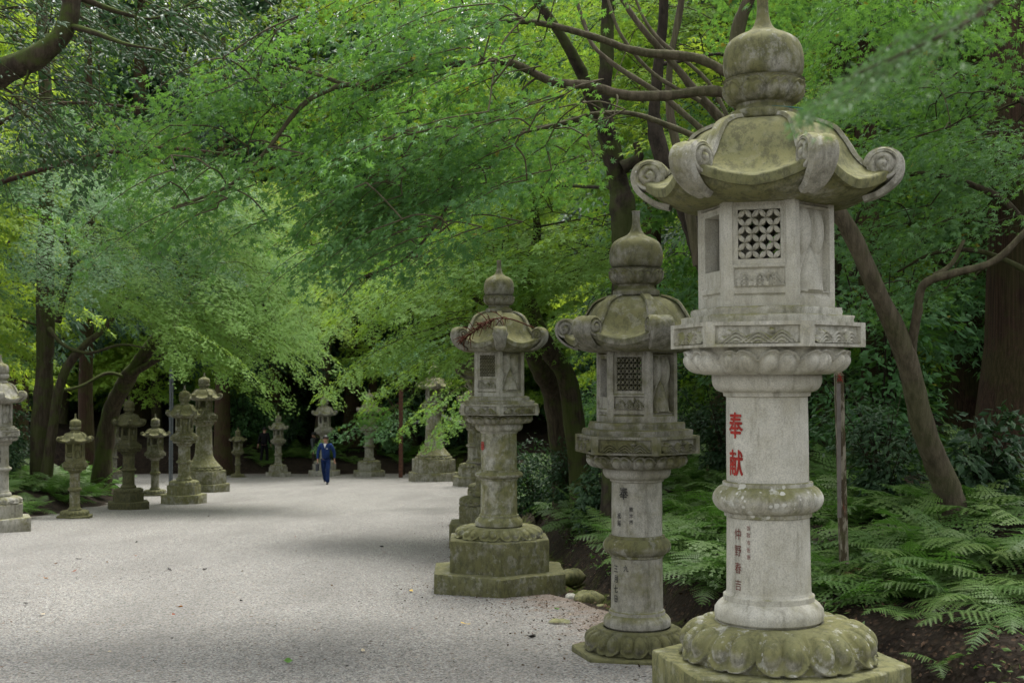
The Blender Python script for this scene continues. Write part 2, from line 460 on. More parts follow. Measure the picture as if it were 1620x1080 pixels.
def hexface(mb, Rc, z0, H, k, nu, nv, fn, hole=None, th=.0):
    """one face of a hexagonal box as relief fn(u,v) (metres, inwards negative); hole=(u0,u1,v0,v1)"""
    us = np.linspace(-1, 1, nu); vs = np.linspace(0, 1, nv)
    if hole:
        us = np.unique(np.concatenate([us[(np.abs(us - hole[0]) > .015) & (np.abs(us - hole[1]) > .015)], [hole[0], hole[1]]]))
        vs = np.unique(np.concatenate([vs[(np.abs(vs - hole[2]) > .008) & (np.abs(vs - hole[3]) > .008)], [hole[2], hole[3]]]))
    U, V = np.meshgrid(us, vs)
    W = np.asarray(fn(U, V), float) * ((np.abs(U) < .995)) if fn else 0 * U
    a = (k + .5) * HA; nrm = np.array([math.cos(a), math.sin(a), 0]); tan = np.array([-math.sin(a), math.cos(a), 0])
    def P(U, V, W):
        ap = Rc * math.cos(PI / 6)
        return nrm * (ap + W)[..., None] + tan * (U * Rc / 2)[..., None] + np.array([0, 0, 1.]) * (z0 + V * H)[..., None]
    X = P(U, V, W); f = gridfaces(len(us), len(vs))
    if hole:
        cu = (U[:-1, :-1] + U[1:, 1:]).ravel() / 2; cv = (V[:-1, :-1] + V[1:, 1:]).ravel() / 2
        f = f[~((cu > hole[0]) & (cu < hole[1]) & (cv > hole[2]) & (cv < hole[3]))]
    mb.add(X.reshape(-1, 3), f)
    if hole:
        q = np.array([(hole[0], hole[2]), (hole[1], hole[2]), (hole[1], hole[3]), (hole[0], hole[3])])
        w0 = float(np.asarray(fn(np.array([[q[0, 0]]]), np.array([[q[0, 1]]]))).ravel()[0]) if fn else 0
        A = P(q[:, 0], q[:, 1], np.full(4, w0)); B = P(q[:, 0], q[:, 1], np.full(4, -th))
        mb.add(np.vstack([A, B]), [[0, 4, 5, 1], [1, 5, 6, 2], [2, 6, 7, 3], [3, 7, 4, 0]])
        # back of the wall round the hole
        o = np.array([(-.8, 0), (.8, 0), (.8, 1), (-.8, 1)]); C = P(o[:, 0], o[:, 1], np.full(4, -th))
        mb.add(np.vstack([C, B]), [[0, 1, 5, 4], [1, 2, 6, 5], [2, 3, 7, 6], [3, 0, 4, 7]])
    return P

def lens(mb, P, ua, va, ub, vb, w, th, asp):
    """petal-shaped bar of a lattice window, from (ua,va) to (ub,vb)"""
    n = 7; t = np.linspace(0, 1, n); wd = w * np.sin(PI * t) ** .8
    du, dv = ub - ua, vb - va; L = math.hypot(du, dv * asp); nu, nv = -dv * asp / L, du / L
    u = ua + du * t; v = va + dv * t
    rows = []
    for s, dep in ((-1, -th), (-1, -.012), (0, -.002), (1, -.012), (1, -th)):
        rows.append(P(u + s * wd * nu, v + s * wd * nv / asp, np.full(n, dep)))
    X = np.stack(rows); mb.add(X.reshape(-1, 3), gridfaces(n, 5))

def make_lantern(name, p, hi=2):
    """p: sizes in metres. Returns the Empty; each stone is a part."""
    n = {2: 330, 1: 132, 0: 60}[hi]
    root = empty(name, (0, 0, 0))
    C = p.get('cols', {})
    def c(part): return (*C.get(part, C.get('all', (.4, 1, .3))), 1)
    z = 0.0
    for i, (Rc, h) in enumerate(p['slabs']):
        mb = MB(); hexslab(mb, Rc, z, h, 10 if hi == 2 else 4, buried=.3 if i == 0 else 0)
        mb.build('base_slab' if i == 0 else 'plinth', STONE, root, sharp=35, color=c('slab')); z += h
    z -= .002
    rl, hl = p['lotus']; rs = p['shaft']
    if rl:
        mb = MB(); petals_down(mb, rs * 1.36, rl, z, hl, n, p.get('npet', 10))
        mb.build('lotus_base', STONE, root, color=c('lotus')); z += hl
    # column: foot roll, lower drum, belt, upper drum, neck
    h1, hb, h2 = p['col']
    q = rs / .25
    if p.get('flare'):
        pr = curve_prof([(p['flare'], z), (p['flare'] * .98, z + .04), (p['flare'] * .80, z + .16), (rs * 1.28, z + h1 * .45), (rs * 1.08, z + h1 * .8), (rs, z + h1 + hb + h2)], 8)
        mb = MB(); lathe(mb, pr, n); z += h1 + hb + h2
        zz = z
        col = mb
    else:
        roll = lambda r, z0, h: [(r * .93, z0), (r * .985, z0 + h * .12), (r, z0 + h * .35), (r * .99, z0 + h * .6), (r * .93, z0 + h * .82), (r * .86, z0 + h * .97), (rs * 1.09, z0 + h)]
        col = MB()
        hf = .127 * q
        lathe(col, [(rs * 1.3, z)] + roll(rs * 1.31, z, hf) + [(rs * 1.09, z + hf), (rs * 1.09, z + hf + .03 * q), (rs * 1.03, z + hf + .038 * q), (rs * 1.012, z + hf + .055 * q)], n)
        za = z + hf + .055 * q; zb = z + h1
        lathe(col, [(rs * 1.012, za), (rs * 1.0, (za + zb) / 2), (rs * .99, zb)], n)
        z = zb
        belt = MB()
        lathe(belt, [(rs * .99, z), (rs * 1.05, z + .006), (rs * 1.05, z + .03 * q)] + [(rs * (1.08 + .25 * math.sin(PI * t) ** .65), z + .03 * q + (hb - .055 * q) * t) for t in np.linspace(0, 1, 13)] + [(rs * 1.08, z + hb - .022 * q), (rs * 1.08, z + hb - .004), (rs * 1.0, z + hb)], n)
        z += hb
        lathe(col, [(rs * .985, z), (rs * .985, z + h2 * .5), (rs * .975, z + h2)], n)
        z += h2
    nk = MB(); hn = .135 * q
    lathe(nk, [(rs * .975, z), (rs * 1.04, z + .006), (rs * 1.045, z + .022 * q), (rs * 1.07, z + .03 * q)] + [(rs * (1.07 + .25 * math.sin(PI / 2 * t)), z + .03 * q + (hn * .55) * (1 - math.cos(PI / 2 * t))) for t in np.linspace(.1, 1, 8)] + [(rs * 1.32, z + hn), (rs * .9, z + hn)], n)
    z += hn
    o = col.build('shaft', STONE, root, sharp=40, color=c('shaft')); root['shaft_z'] = z
    if not p.get('flare'): belt.build('shaft_belt', STONE, o, sharp=40, color=c('belt'))
    nk.build('neck', STONE, o, sharp=40, color=c('neck'))
    # lotus cup
    rc, hc = p['cup']; mb = MB(); petals_up(mb, rs * 1.5, rc, z, hc, n, p.get('ncup', 12)); mb.build('lotus_cup', STONE, root, color=c('cup')); z += hc - .004
    # platform with wave panels
    Rp, hp = p['plat']; pl = MB(); cv = MB()
    nu, nv = {2: (70, 34), 1: (30, 16), 0: (5, 3)}[hi]
    for k in range(6):
        if hi:
            def fr(U, V):
                inp = (np.abs(U) < .80) & (V > .14) & (V < .84)
                return np.where(inp, -.024 * q, 0.0)
            hexface(pl, Rp, z, hp, k, nu, nv, fr)
            uu = np.linspace(-.77, .77, nu); vv = np.linspace(.15, .83, nv); U, V = np.meshgrid(uu, vv)
            a = (k + .5) * HA; nr = np.array([math.cos(a), math.sin(a), 0]); ta = np.array([-math.sin(a), math.cos(a), 0])
            W = -.0235 * q + .030 * q * p.get('bold', 1) * waves(U / .79, (V - .14) / .7, k + p.get('seed', 0))
            X = nr * (Rp * math.cos(PI / 6) + W)[..., None] + ta * (U * Rp / 2)[..., None] + np.array([0, 0, 1.]) * (z + V * hp)[..., None]
            cv.add(X.reshape(-1, 3), gridfaces(nu, nv))
        else: hexface(pl, Rp, z, hp, k, 3, 3, None)
    th = np.arange(6) * HA; ring = np.stack([Rp * np.cos(th), Rp * np.sin(th), 0 * th + z], -1)
    pl.poly(ring, [[5, 4, 3, 2, 1, 0]]); pl.poly(ring + [0, 0, hp], [[0, 1, 2, 3, 4, 5]])
    po = pl.build('platform', STONE, root, sharp=30, color=c('plat'))
    if hi: cv.build('wave_carving', STONE, po, sharp=50, color=c('plat'))
    z += hp; mb = MB(); Rf, hf = p['fire']
    st = p.get('seat', .08 * q)
    for fct, hh in ((.89, st * .49), (.775, st * .51)):
        hexslab(mb, Rp * fct if fct * Rp > Rf * 1.04 else Rf * 1.05, z - .002, hh, 8 if hi == 2 else 3, .003, .008); z += hh - .002
    mb.build('stepped_seat', STONE, root, sharp=35, color=c('plat'))
    # fire box: lattice / open / relief faces in turn
    fb = MB(); lats = []; tw = .10 * Rf / .41
    nu, nv = {2: (60, 60), 1: (26, 30), 0: (13, 15)}[hi]
    lk = p.get('lattice', 4)
    for k in range(6):
        kind = ('lattice', 'relief', 'open')[(k - lk) % 3]
        if kind == 'lattice':
            lat = MB(); lats.append(lat)
            def fn(U, V):
                w = np.zeros_like(U)
                w = np.where((np.abs(U) < .72) & (V > .93) & (V < .985), -.012, w)
                w = np.where((np.abs(U) < .72) & (V > .17) & (V < .355), -.018, w)
                w = np.where((np.abs(U) < .72) & (V > .085) & (V < .11), -.012, w)
                w = np.where((np.abs(U) < .74) & (V > .385) & (V < .92), -.010, w)
                xx = (V - .18) / .165
                car = np.clip(waves(U / .7, xx, 11 + p.get('seed', 0)), 0, 1)
                return np.where((np.abs(U) < .70) & (xx > 0) & (xx < 1), -.018 + .034 * car, w)
            hole = (-.60, .60, .43, .88)
            P = hexface(fb, Rf, z, hf, k, nu, nv, fn, hole, tw)
            m_ = 6 if p.get('petal') or hi == 2 else 5
            if hi == 0: m_ = 4
            asp = hf / (Rf / 2)
            for i in range(m_):
                for j in range(m_):
                    u0 = -.6 + 1.2 * i / m_; u1 = u0 + 1.2 / m_; v0 = .43 + .45 * j / m_; v1 = v0 + .45 / m_
                    if p.get('petal'):
                        if (i + j) % 2: lens(lat, P, u0, v0, u1, v1, .072, tw * .6, asp)
                        else: lens(lat, P, u0, v1, u1, v0, .072, tw * .6, asp)
                    else:
                        lens(lat, P, u0, v0, u1, v1, .04, tw * .6, asp); lens(lat, P, u0, v1, u1, v0, .04, tw * .55, asp)
        elif kind == 'open':
            def fn(U, V):
                w = np.where((np.abs(U) < .74) & (V > .17) & (V < .90), -.010, 0.0)
                w = np.where((np.abs(U) < .72) & (V > .93) & (V < .985), -.012, w)
                return np.where((np.abs(U) < .72) & (V > .10) & (V < .125), -.012, w)
            hexface(fb, Rf, z, hf, k, nu, nv, fn, (-.56, .56, .34, .86), tw)
        else:
            def fn(U, V):
                w = np.where((np.abs(U) < .74) & (V > .93) & (V < .985), -.012, 0.0)
                w = np.where((np.abs(U) < .74) & (V > .10) & (V < .125), -.012, w)
                x = U / .76; y = (V - .17) / .74
                m1 = np.clip(1.15 - (np.abs(x - .02) * 1.15) ** 2 - ((y - .22) / .55) ** 2, 0, 1)
                top = np.clip(1 - ((np.abs(np.abs(x) - .42)) / .5) ** 2 - ((y - .72) / .3) ** 2, 0, 1)
                ridge = .55 - .75 * np.abs(x) ** 1.3
                mt = np.clip((ridge - y) * 3, 0, 1)
                rel = np.maximum(np.sqrt(top) * .7, mt * .75 + .25 * np.sqrt(m1) * (y < ridge + .15))
                rel = rel - .25 * np.exp(-((y - ridge) / .035) ** 2)
                return np.where((np.abs(U) < .76) & (V > .15) & (V < .91), -.045 + .060 * rel, w)
            hexface(fb, Rf, z, hf, k, nu, nv, fn)
    ring = np.stack([Rf * np.cos(th), Rf * np.sin(th), 0 * th + z], -1)
    fb.poly(ring + [0, 0, .006], [[0, 1, 2, 3, 4, 5]]); fb.poly(ring + [0, 0, hf - .003], [[5, 4, 3, 2, 1, 0]])
    fo = fb.build('fire_box', STONE, root, sharp=30, color=c('fire'))
    for lat in lats: lat.build('lattice_window', STONE, fo, sharp=30, color=c('fire'))
    z += hf - .004
    # roof
    g = p['roof'] / .80; gz_ = p.get('roofh', g)
    # soffit and lip (hexagonal, lifted at the corners)
    rp = [(.37, -.035), (.47, -.034), (.55, -.012), (.61, .022), (.622, .042), (.652, .044), (.664, .104), (.655, .118), (.605, .132), (.548, .168), (.50, .225), (.465, .295), (.44, .365), (.41, .435), (.365, .51), (.295, .562), (.21, .590), (.12, .598)]
    pr = np.array([(a * g, b * gz_) for a, b in rp]); k2 = {2: 4, 1: 3, 0: 2}[hi]
    pr = np.vstack([pr[:7], smooth_line(np.stack([pr[7:, 0], 0 * pr[7:, 0], pr[7:, 1]], -1), k2)[:, [0, 2]]])
    nn = {2: 180, 1: 96, 0: 48}[hi]
    def fn(r, zz, th, t):
        out = np.clip((r / g - .30) / .34, 0, 1)
        v = vert(th)
        hx = 1 + (hexr(th) - 1) * np.clip((r / g - .1) / .5, .55, 1) * 1.02
        lift = .13 * gz_ * out ** 2 * v ** 2.3
        rib = .016 * g * (np.exp(-((1 - v - .16) / .045) ** 2)) * np.clip((r / g - .16) / .05, 0, 1) * np.clip((.56 - r / g) / .08, 0, 1) * (zz > .1 * gz_)
        sag = -.012 * gz_ * out * (1 - v) ** 2
        return r * hx * (1 - .035 * out * np.cos(th * 6 + PI) * .5) + rib, z + zz + lift + sag + rib * .6
    mb = MB(); lathe(mb, pr, nn, fn, True, True)
    ro = mb.build('roof', STONE, root, sharp=50, color=c('roof'))
    # hip ribs that end in scrolls
    ns = {2: 26, 1: 14, 0: 9}[hi]
    for k in range(6):
        sc = MB(); a = k * HA; er = np.array([math.cos(a), math.sin(a), 0]); et = np.array([-math.sin(a), math.cos(a), 0]); ez = np.array([0, 0, 1.])
        cr, cz = .70 * g, z + .235 * gz_; rad = .098 * g; W = p.get('scrollw', .17) * g
        # disc of the scroll with a spiral groove on both cheeks
        ph = np.linspace(0, 2 * PI, 40 if hi == 2 else 20, endpoint=False); rr = np.linspace(0.02, 1, 12 if hi == 2 else 6)
        PH, RR = np.meshgrid(ph, rr)
        sp = (RR * 2.2 - PH / (2 * PI)) % 1
        gro = -.020 * g * np.exp(-((sp - .5) / .16) ** 2) * (RR > .12) + .02 * g * (1 - RR) ** 2 - .014 * g * np.clip((RR - .9) / .1, 0, 1)
        for s in (-1, 1):
            X = (er * (cr + rad * RR * np.cos(PH))[..., None] + ez * (cz + rad * RR * np.sin(PH))[..., None] + et * (s * (W / 2 + gro))[..., None])
            sc.add(X.reshape(-1, 3), gridfaces(len(ph), len(rr), True))
            if s == -1: L0 = X[-1]
            else: L1 = X[-1]
        sc.add(np.vstack([L0, L1]), gridfaces(len(ph), 2, True))
        # bracket: the band running down the outside of the scroll to the soffit
        bp = curve_prof([(.58, .0), (.665, .03), (.735, .085), (.785, .15), (.80, .235), (.775, .305), (.71, .340), (.64, .318), (.602, .255), (.615, .225), (.61, .225), (.575, .265), (.535, .325), (.505, .39), (.47, .455), (.42, .53), (.33, .582), (.25, .605)], 4)
        T = np.gradient(bp, axis=0); T /= np.linalg.norm(T, axis=1)[:, None]; Nn = np.stack([T[:, 1], -T[:, 0]], 1)
        m_ = len(bp); tt = np.linspace(0, 1, m_); tk = np.where(tt > .55, .022, .030) * g
        wd = W * np.interp(tt, [0, .12, .25, .45, .52, .6, 1], [.62, .9, 1.0, 1.0, .85, .55, .36])
        hf_ = .030 * g
        cs = [(-1, -1), (-.8, 1), (-.35, 1.25), (0, .6), (.35, 1.25), (.8, 1), (1, -1)]
        rows = []
        for u, o_ in cs:
            A = bp + Nn * (tk * o_ * .6)[:, None]
            rows.append(er * (A[:, 0] * g)[:, None] + ez * (z + A[:, 1] * gz_)[:, None] + et * (u * wd / 2)[:, None])
        X = np.stack(rows, 1); sc.add(X.reshape(-1, 3), gridfaces(len(cs), m_))
        sc.build('scroll', STONE, ro, sharp=45, color=c('scroll'))
    z += .594 * gz_
    # finial: collar, lotus ring, onion jewel
    e = p['jewel'] / .236; ez2 = p.get('jewelh', e)
    mb = MB(); pr = curve_prof([(.20 * e, z), (.212 * e, z + .012 * ez2), (.212 * e, z + .05 * ez2), (.185 * e, z + .062 * ez2), (.165 * e, z + .085 * ez2), (.175 * e, z + .11 * ez2)], 4)
    lathe(mb, pr, n // 2)
    col_o = mb.build('finial_collar', STONE, root, sharp=40, color=c('finial'))
    mb = MB(); petals_up(mb, .150 * e, .25 * e, z + .095 * ez2, .145 * ez2, n // 2 if hi < 2 else n * 2 // 3, 9)
    mb.build('lotus_ring', STONE, col_o, color=c('finial'))
    jw = MB(); zj = z + .225 * ez2
    jp = [(.17, 0), (.185, .012), (.222, .03), (.243, .085), (.240, .17), (.215, .235), (.160, .275), (.100, .30), (.066, .325), (.048, .36), (.038, .40), (.034, .46), (.036, .50), (.040, .515), (.012, .52)]
    lathe(jw, curve_prof([(a * e, zj + b * ez2) for a, b in jp], 4), n // 2, None, False, True)
    jw.build('finial_jewel', STONE, root, color=c('finial'))
    root['total'] = zj + .52 * ez2
    return root

def write_on(root, mat, text, ang, zc, size, rad, name='inscription', part='shaft', squash=1.0, weight=.012, lead=1.22):
    """one column of characters wrapped round the shaft"""
    mb = MB()
    zc0 = zc
    for ch in text:
        if ch != ' ':
            cu = bpy.data.curves.new('glyph', 'FONT'); cu.body = ch; cu.size = 1; cu.resolution_u = 4
            ob = bpy.data.objects.new('glyph', cu); COL.objects.link(ob)
            dg = bpy.context.evaluated_depsgraph_get()
            me = bpy.data.meshes.new_from_object(ob.evaluated_get(dg))
            bm = bmesh.new(); bm.from_mesh(me)                # cut into narrow strips so that wide strokes follow the curve
            for xc in np.arange(-.2, 1.3, .07):
                bmesh.ops.bisect_plane(bm, geom=bm.verts[:] + bm.edges[:] + bm.faces[:], plane_co=(xc, 0, 0), plane_no=(1, 0, 0))
            bm.to_mesh(me); bm.free()
            co = np.zeros(len(me.vertices) * 3, np.float32); me.vertices.foreach_get('co', co); co = co.reshape(-1, 3)
            if len(co):
                c0 = (co.min(0) + co.max(0)) / 2; co = (co - c0)
                u = co[:, 0] * size * squash; v = co[:, 1] * size
                fcs = [np.array([list(p.vertices)], np.int64) for p in me.polygons]
                # strokes thickened by laying the glyph a few times, each a hair prouder than the last
                for k_, (ox, oy) in enumerate(((0, 0), (weight, 0), (-weight, 0), (0, weight), (0, -weight)) if weight else ((0, 0),)):
                    a = ang + (u + ox * size) / rad; rr_ = rad + .0025 + .0003 * k_
                    base_n = mb.n
                    mb.v.append(np.stack([np.cos(a) * rr_, np.sin(a) * rr_, zc + v + oy * size], -1).astype(np.float32)); mb.n += len(u)
                    mb.f += [f + base_n for f in fcs]
            bpy.data.meshes.remove(me); bpy.data.objects.remove(ob); bpy.data.curves.remove(cu)
        zc -= size * lead
    sh = [c for c in root.children if c.name.split('.')[0] == part][0]
    return mb.build(name, mat, sh, smooth=False)

def mat_paint(name, col, worn, k):
    m = NT(name); v = m.objvec(); n = m.noise(v, 38, 5, .7); n2 = m.noise(v, 9, 3)
    c = m.mix(m.ramp(n2, .3, .7), col, tuple(x * .55 for x in col))
    return m.done(m.mix(m.ramp(n, k, k + .1), c, worn), .8, m.bump(n, .004), .2)
RED = mat_paint('red_lettering', (.40, .040, .030), (.30, .17, .14), .58)
INK = mat_paint('grey_lettering', (.045, .045, .043), (.16, .155, .14), .52)
BRICK = mat_paint('faded_red_lettering', (.17, .040, .030), (.25, .17, .14), .55)
PALE = mat_plain('pale_cut_stone', (.34, .36, .37), .8, .2, .2, 40)

def place(root, x, y, rz, s=1.0, z=None, lean=(0, 0)):
    root.location = (x, y, (-.052 * y if z is None else z)); root.rotation_euler = (lean[0], lean[1], rz); root.scale = (s, s, s)

GR_R = 'stone lanterns along the right side of the walk'
GR_L = 'stone lanterns along the left side of the walk'
GR_F = 'stone lanterns at the far end of the walk'
rad = math.radians
LAN = {}
# big lantern in front
p1 = dict(slabs=[(.77, .285)], lotus=(.585, .225), npet=11, shaft=.25, col=(.625, .215, .508), cup=(.487, .165), ncup=12, plat=(.585, .145),
          fire=(.41, .645), roof=.80, roofh=.84, seat=.098, jewel=.236, jewelh=1.06, petal=True, lattice=4, scrollw=.185,
          cols={'slab': (.82, 1.0, .25), 'lotus': (.64, .95, .75), 'shaft': (.20, 1.2, .35), 'belt': (.50, 1.1, 1.0), 'neck': (.22, 1.2, .2),
                'cup': (.26, 1.18, .2), 'plat': (.42, 1.15, .3), 'fire': (.24, 1.2, .1), 'roof': (.84, .92, .10), 'scroll': (.5, .95, .6), 'finial': (.74, .85, .5)})
L1 = make_lantern('stone_lantern', p1, 2)
tag(L1, 'tallest pale stone lantern in the right foreground with red characters and flower lattice', 'stone lantern', GR_R)
place(L1, 1.61, 7.7, rad(-17), 1, -.40, (0, rad(-.3)))
for ch in L1.children:
    if ch.name.split('.')[0] not in ('base_slab', 'lotus_base'): ch.location = (-.048, -.015, 0)
a0 = rad(-94 - 49 + 17)
write_on(L1, RED, '奉献', a0 - .13, 1.69, .165, .246, squash=.78, weight=.020, lead=1.36)
write_on(L1, BRICK, '仲野春吉', a0 - .05, 1.045, .072, .252, squash=.8, weight=0, lead=1.40)
write_on(L1, BRICK, '香取市佐原', a0 + .26, 1.085, .032, .252, squash=.8, weight=0, lead=1.34)
# second lantern
p2 = dict(slabs=[(.50, .07)], lotus=(.385, .165), npet=11, shaft=.19, col=(.51, .165, .39), cup=(.365, .118), ncup=13, plat=(.47, .13), seat=.10,
          fire=(.305, .54), roof=.60, roofh=.66, jewel=.192, jewelh=.86, lattice=4, scrollw=.24, seed=3, bold=1.6,
          cols={'all': (.58, .70, .3), 'slab': (.80, .70, .1), 'lotus': (.72, .66, .2), 'shaft': (.46, .86, .5), 'belt': (.68, .82, .6), 'neck': (.30, .84, .2),
                'cup': (.64, .68, .3), 'plat': (.62, .62, .2), 'fire': (.52, .72, .1), 'roof': (.64, .66, .3), 'scroll': (.60, .62, .4), 'finial': (.66, .60, .3)})
L2 = make_lantern('stone_lantern', p2, 2)
tag(L2, 'grey mossy stone lantern on a low slab just left of the tallest one', 'stone lantern', GR_R)
place(L2, .925, 9.4, rad(-17.6), 1, -.50)
# third lantern
p3 = dict(slabs=[(.79, .255), (.60, .335)], lotus=(.475, .115), npet=12, shaft=.195, col=(.49, .115, .385), cup=(.35, .10), plat=(.475, .115), seat=.082,
          fire=(.305, .50), roof=.56, roofh=.68, jewel=.157, jewelh=.76, lattice=4, seed=7, bold=1.5, scrollw=.2,
          cols={'all': (.58, .95, .4), 'slab': (.74, .72, .45), 'lotus': (.68, 1.0, .4), 'shaft': (.66, 1.05, .5), 'belt': (.66, 1.0, .6), 'neck': (.6, 1.0, .2),
                'cup': (.62, .85, .3), 'plat': (.54, .9, .4), 'fire': (.46, 1.0, .1), 'roof': (.66, .86, .3), 'scroll': (.5, .75, .5), 'finial': (.62, .74, .4)})
L3 = make_lantern('stone_lantern', p3, 2)
tag(L3, 'stone lantern on two broad mossy slabs, dry red twig on its roof', 'stone lantern', GR_R)
place(L3, -.14, 13.6, rad(-28), 1, -.052 * 13.6 - .03)

# medium copies: three makes
pm = dict(slabs=[(.66, .26), (.49, .27)], lotus=(.44, .13), npet=10, shaft=.175, col=(.48, .12, .39), cup=(.33, .10), plat=(.41, .12), seat=.08,
          fire=(.26, .48), roof=.53, roofh=.62, jewel=.155, jewelh=.75, lattice=4, seed=5, bold=1.3,
          cols={'all': (.58, .95, .3), 'slab': (.72, .9, .3), 'shaft': (.55, 1.0, .5), 'roof': (.74, .9, .3)})
PM = make_lantern('stone_lantern', pm, 1)
pf = dict(pm); pf.update(slabs=[(.95, .30), (.82, .48)], lotus=(.70, .12), npet=14, flare=.62, shaft=.29, col=(.75, .2, .55), cup=(.42, .12), plat=(.50, .13), fire=(.31, .50), roof=.66, roofh=.66, jewel=.2, jewelh=.8)
PF = make_lantern('stone_lantern', pf, 1)
ps = dict(pm); ps.update(slabs=[(.46, .06)], lotus=(.36, .12), shaft=.125, col=(.46, .12, .34), cup=(.27, .09), plat=(.33, .10), fire=(.25, .44), roof=.46, roofh=.42, jewel=.135, jewelh=.62,
          cols={'all': (.78, .80, .1), 'shaft': (.7, .85, .2)})
PS = make_lantern('stone_lantern', ps, 1)
used = set()
def copy_lantern(src, px, pyb, d, H, rz, label, group, tint=None, lean=(0, 0)):
    o = src if src.name not in used else copy_tree(src); used.add(src.name)
    p = at(px, pyb, d)
    s = H / src['total']
    o.location = (p[0], p[1], p[2]); o.rotation_euler = (lean[0], lean[1], rad(rz)); o.scale = (s, s, s)
    tag(o, label, 'stone lantern', group)
    if tint:
        def rec(q):
            for ch in q.children: ch.color = (tint[0], tint[1] * .78, tint[2], 1); rec(ch)
        rec(o)
    return o
def hpx(y0, y1, d): return (y1 - y0) / F * d
D = lambda pyb: 1.6 / ((pyb - 694) / F)
# left row
LA = copy_lantern(PM, -2, 838, 22.2, hpx(562, 838, 22.2), -5, 'pale stone lantern cut off by the left edge of the picture', GR_L, (.42, 1.1, .4))
LB = copy_lantern(PS, 118, 818, 25.8, hpx(655, 818, 25.8), -20, 'small green mossy lantern with a thin stem in front of the left ferns', GR_L)
LC = copy_lantern(PM, 203, 806, 29, hpx(626, 806, 29), -8, 'dark mossy lantern with a drooping roof left of the grey pole', GR_L, (.85, .62, .1))
LD = copy_lantern(PS, 245, 783, 36, hpx(655, 783, 36), 10, 'slim lantern set back between the drooping roofed one and the grey pole', GR_L, (.62, .85, .3))
LE = copy_lantern(PM, 291, 795, 31.6, hpx(610, 795, 31.6), -38, 'lantern with a square stepped base just right of the grey metal pole', GR_L, (.68, 1.3, .3))
LF = copy_lantern(PF, 322, 777, 38.5, hpx(590, 777, 38.5), 5, 'lantern with a flared bell foot behind the stepped one on the left', GR_L, (.66, 1.0, .5))
LG = copy_lantern(PM, 178, 768, 46, hpx(640, 768, 46), 12, 'grey lantern half hidden behind the fern bank on the left', GR_L, (.55, .7, .2))
# far end
FA = copy_lantern(PS, 376, 755, 53, hpx(676, 755, 53), 0, 'smallest far lantern with a thin stem, left of the walker in black', GR_F, (.7, .95, .2))
FB = copy_lantern(PM, 440, 754, 54, hpx(652, 754, 54), 8, 'far lantern under the maple tips beside the walker in black', GR_F, (.5, 1.1, .3))
FC = copy_lantern(PM, 513, 753, 55, hpx(622, 753, 55), 18, 'far pale lantern directly behind the man in blue', GR_F, (.42, 1.2, .2))
FD = copy_lantern(PM, 584, 754, 54, hpx(616, 754, 54), -15, 'far lantern right of the man in blue with leaves across its platform', GR_F, (.5, 1.15, .3))
FE = copy_lantern(PF, 686, 759, 48, hpx(572, 759, 48), -10, 'far lantern with a broad flared bell foot right of the rusty pole', GR_F, (.58, 1.1, .5))
# right row, mostly behind the third one
RA = copy_lantern(PM, 749, 766, 43, hpx(590, 766, 43), -12, 'far slim lantern on two square slabs showing left of the third lantern', GR_R, (.6, 1.05, .3))
PM2 = PM
RB = copy_lantern(PM2, 770, 851, 18.8, hpx(505, 851, 18.8), -30, 'mossy lantern hidden behind the third one, its lotus foot nearest', GR_R, (.72, .85, .3))
RC = copy_lantern(PM2, 776, 818, 24.5, hpx(538, 818, 24.5), -22, 'lantern hidden second behind the third one with its roof edge showing', GR_R, (.7, .85, .3))
RD = copy_lantern(PM2, 790, 790, 31, hpx(572, 790, 31), -16, 'dark lantern farthest of those hidden behind the third one', GR_R, (.74, .62, .2))

def mark(root, mat, text, wang, zc, size, rad_):
    s = root.scale[0]
    return write_on(root, mat, text, wang - root.rotation_euler[2], zc, size, rad_, weight=.015, squash=.8)
mark(L3, RED, '奉', rad(-90 - 62), 1.56, .115, .198)
L2z = 1.43
mark(L2, INK, '奉', rad(-84 - 42), 1.225, .095, .189)
mark(L2, INK, '熊本市', rad(-84 - 24), 1.11, .038, .189)
mark(L2, INK, '松尾', rad(-84 - 54), 1.06, .046, .189)
mark(L2, INK, '九', rad(-84 - 36), .68, .05, .191)
mark(L2, INK, '三月七日', rad(-84 - 64), .67, .06, .192)
mark(LA, INK, '奉献', rad(-72), 1.52, .11, .184)
mark(FC, RED, '奉', rad(-120), 1.5, .11, .184)
mark(FB, INK, '奉', rad(-120), 1.5, .11, .184)
# ------------------------------------------------------------------ ground and path
def axis(lo, a, b, hi, fine, coarse):
    l = [a]; s = fine
    while l[-1] > lo: s = min(s * 1.25, coarse); l.append(l[-1] - s)
    h = [b]; s = fine
    while h[-1] < hi: s = min(s * 1.25, coarse); h.append(h[-1] + s)
    return np.concatenate([l[::-1], np.arange(a + fine, b, fine), h])
gx = axis(-420, -14, 12, 420, .16, 25); gy = axis(-120, 3, 64, 600, .16, 25)
X, Y = np.meshgrid(gx, gy); Z = ground(X, Y)
s = X - xr(Y); l = xl(Y) - X
inside = (s < .45) & (l < -.35) & (Y < 58)
Z = Z - np.where(inside, .05, 0)
moss = np.exp(-((s - .85) / .28) ** 2) * .75 + np.exp(-((s - 1.35) / .22) ** 2) * .35 + np.exp(-((l - .15) / .3) ** 2) * .35
mb = MB(); mb.add(np.stack([X, Y, Z], -1).reshape(-1, 3), gridfaces(len(gx), len(gy)), moss=moss.ravel())
g = mb.build('ground', SOIL); tag(g, None, None, None, 'structure')

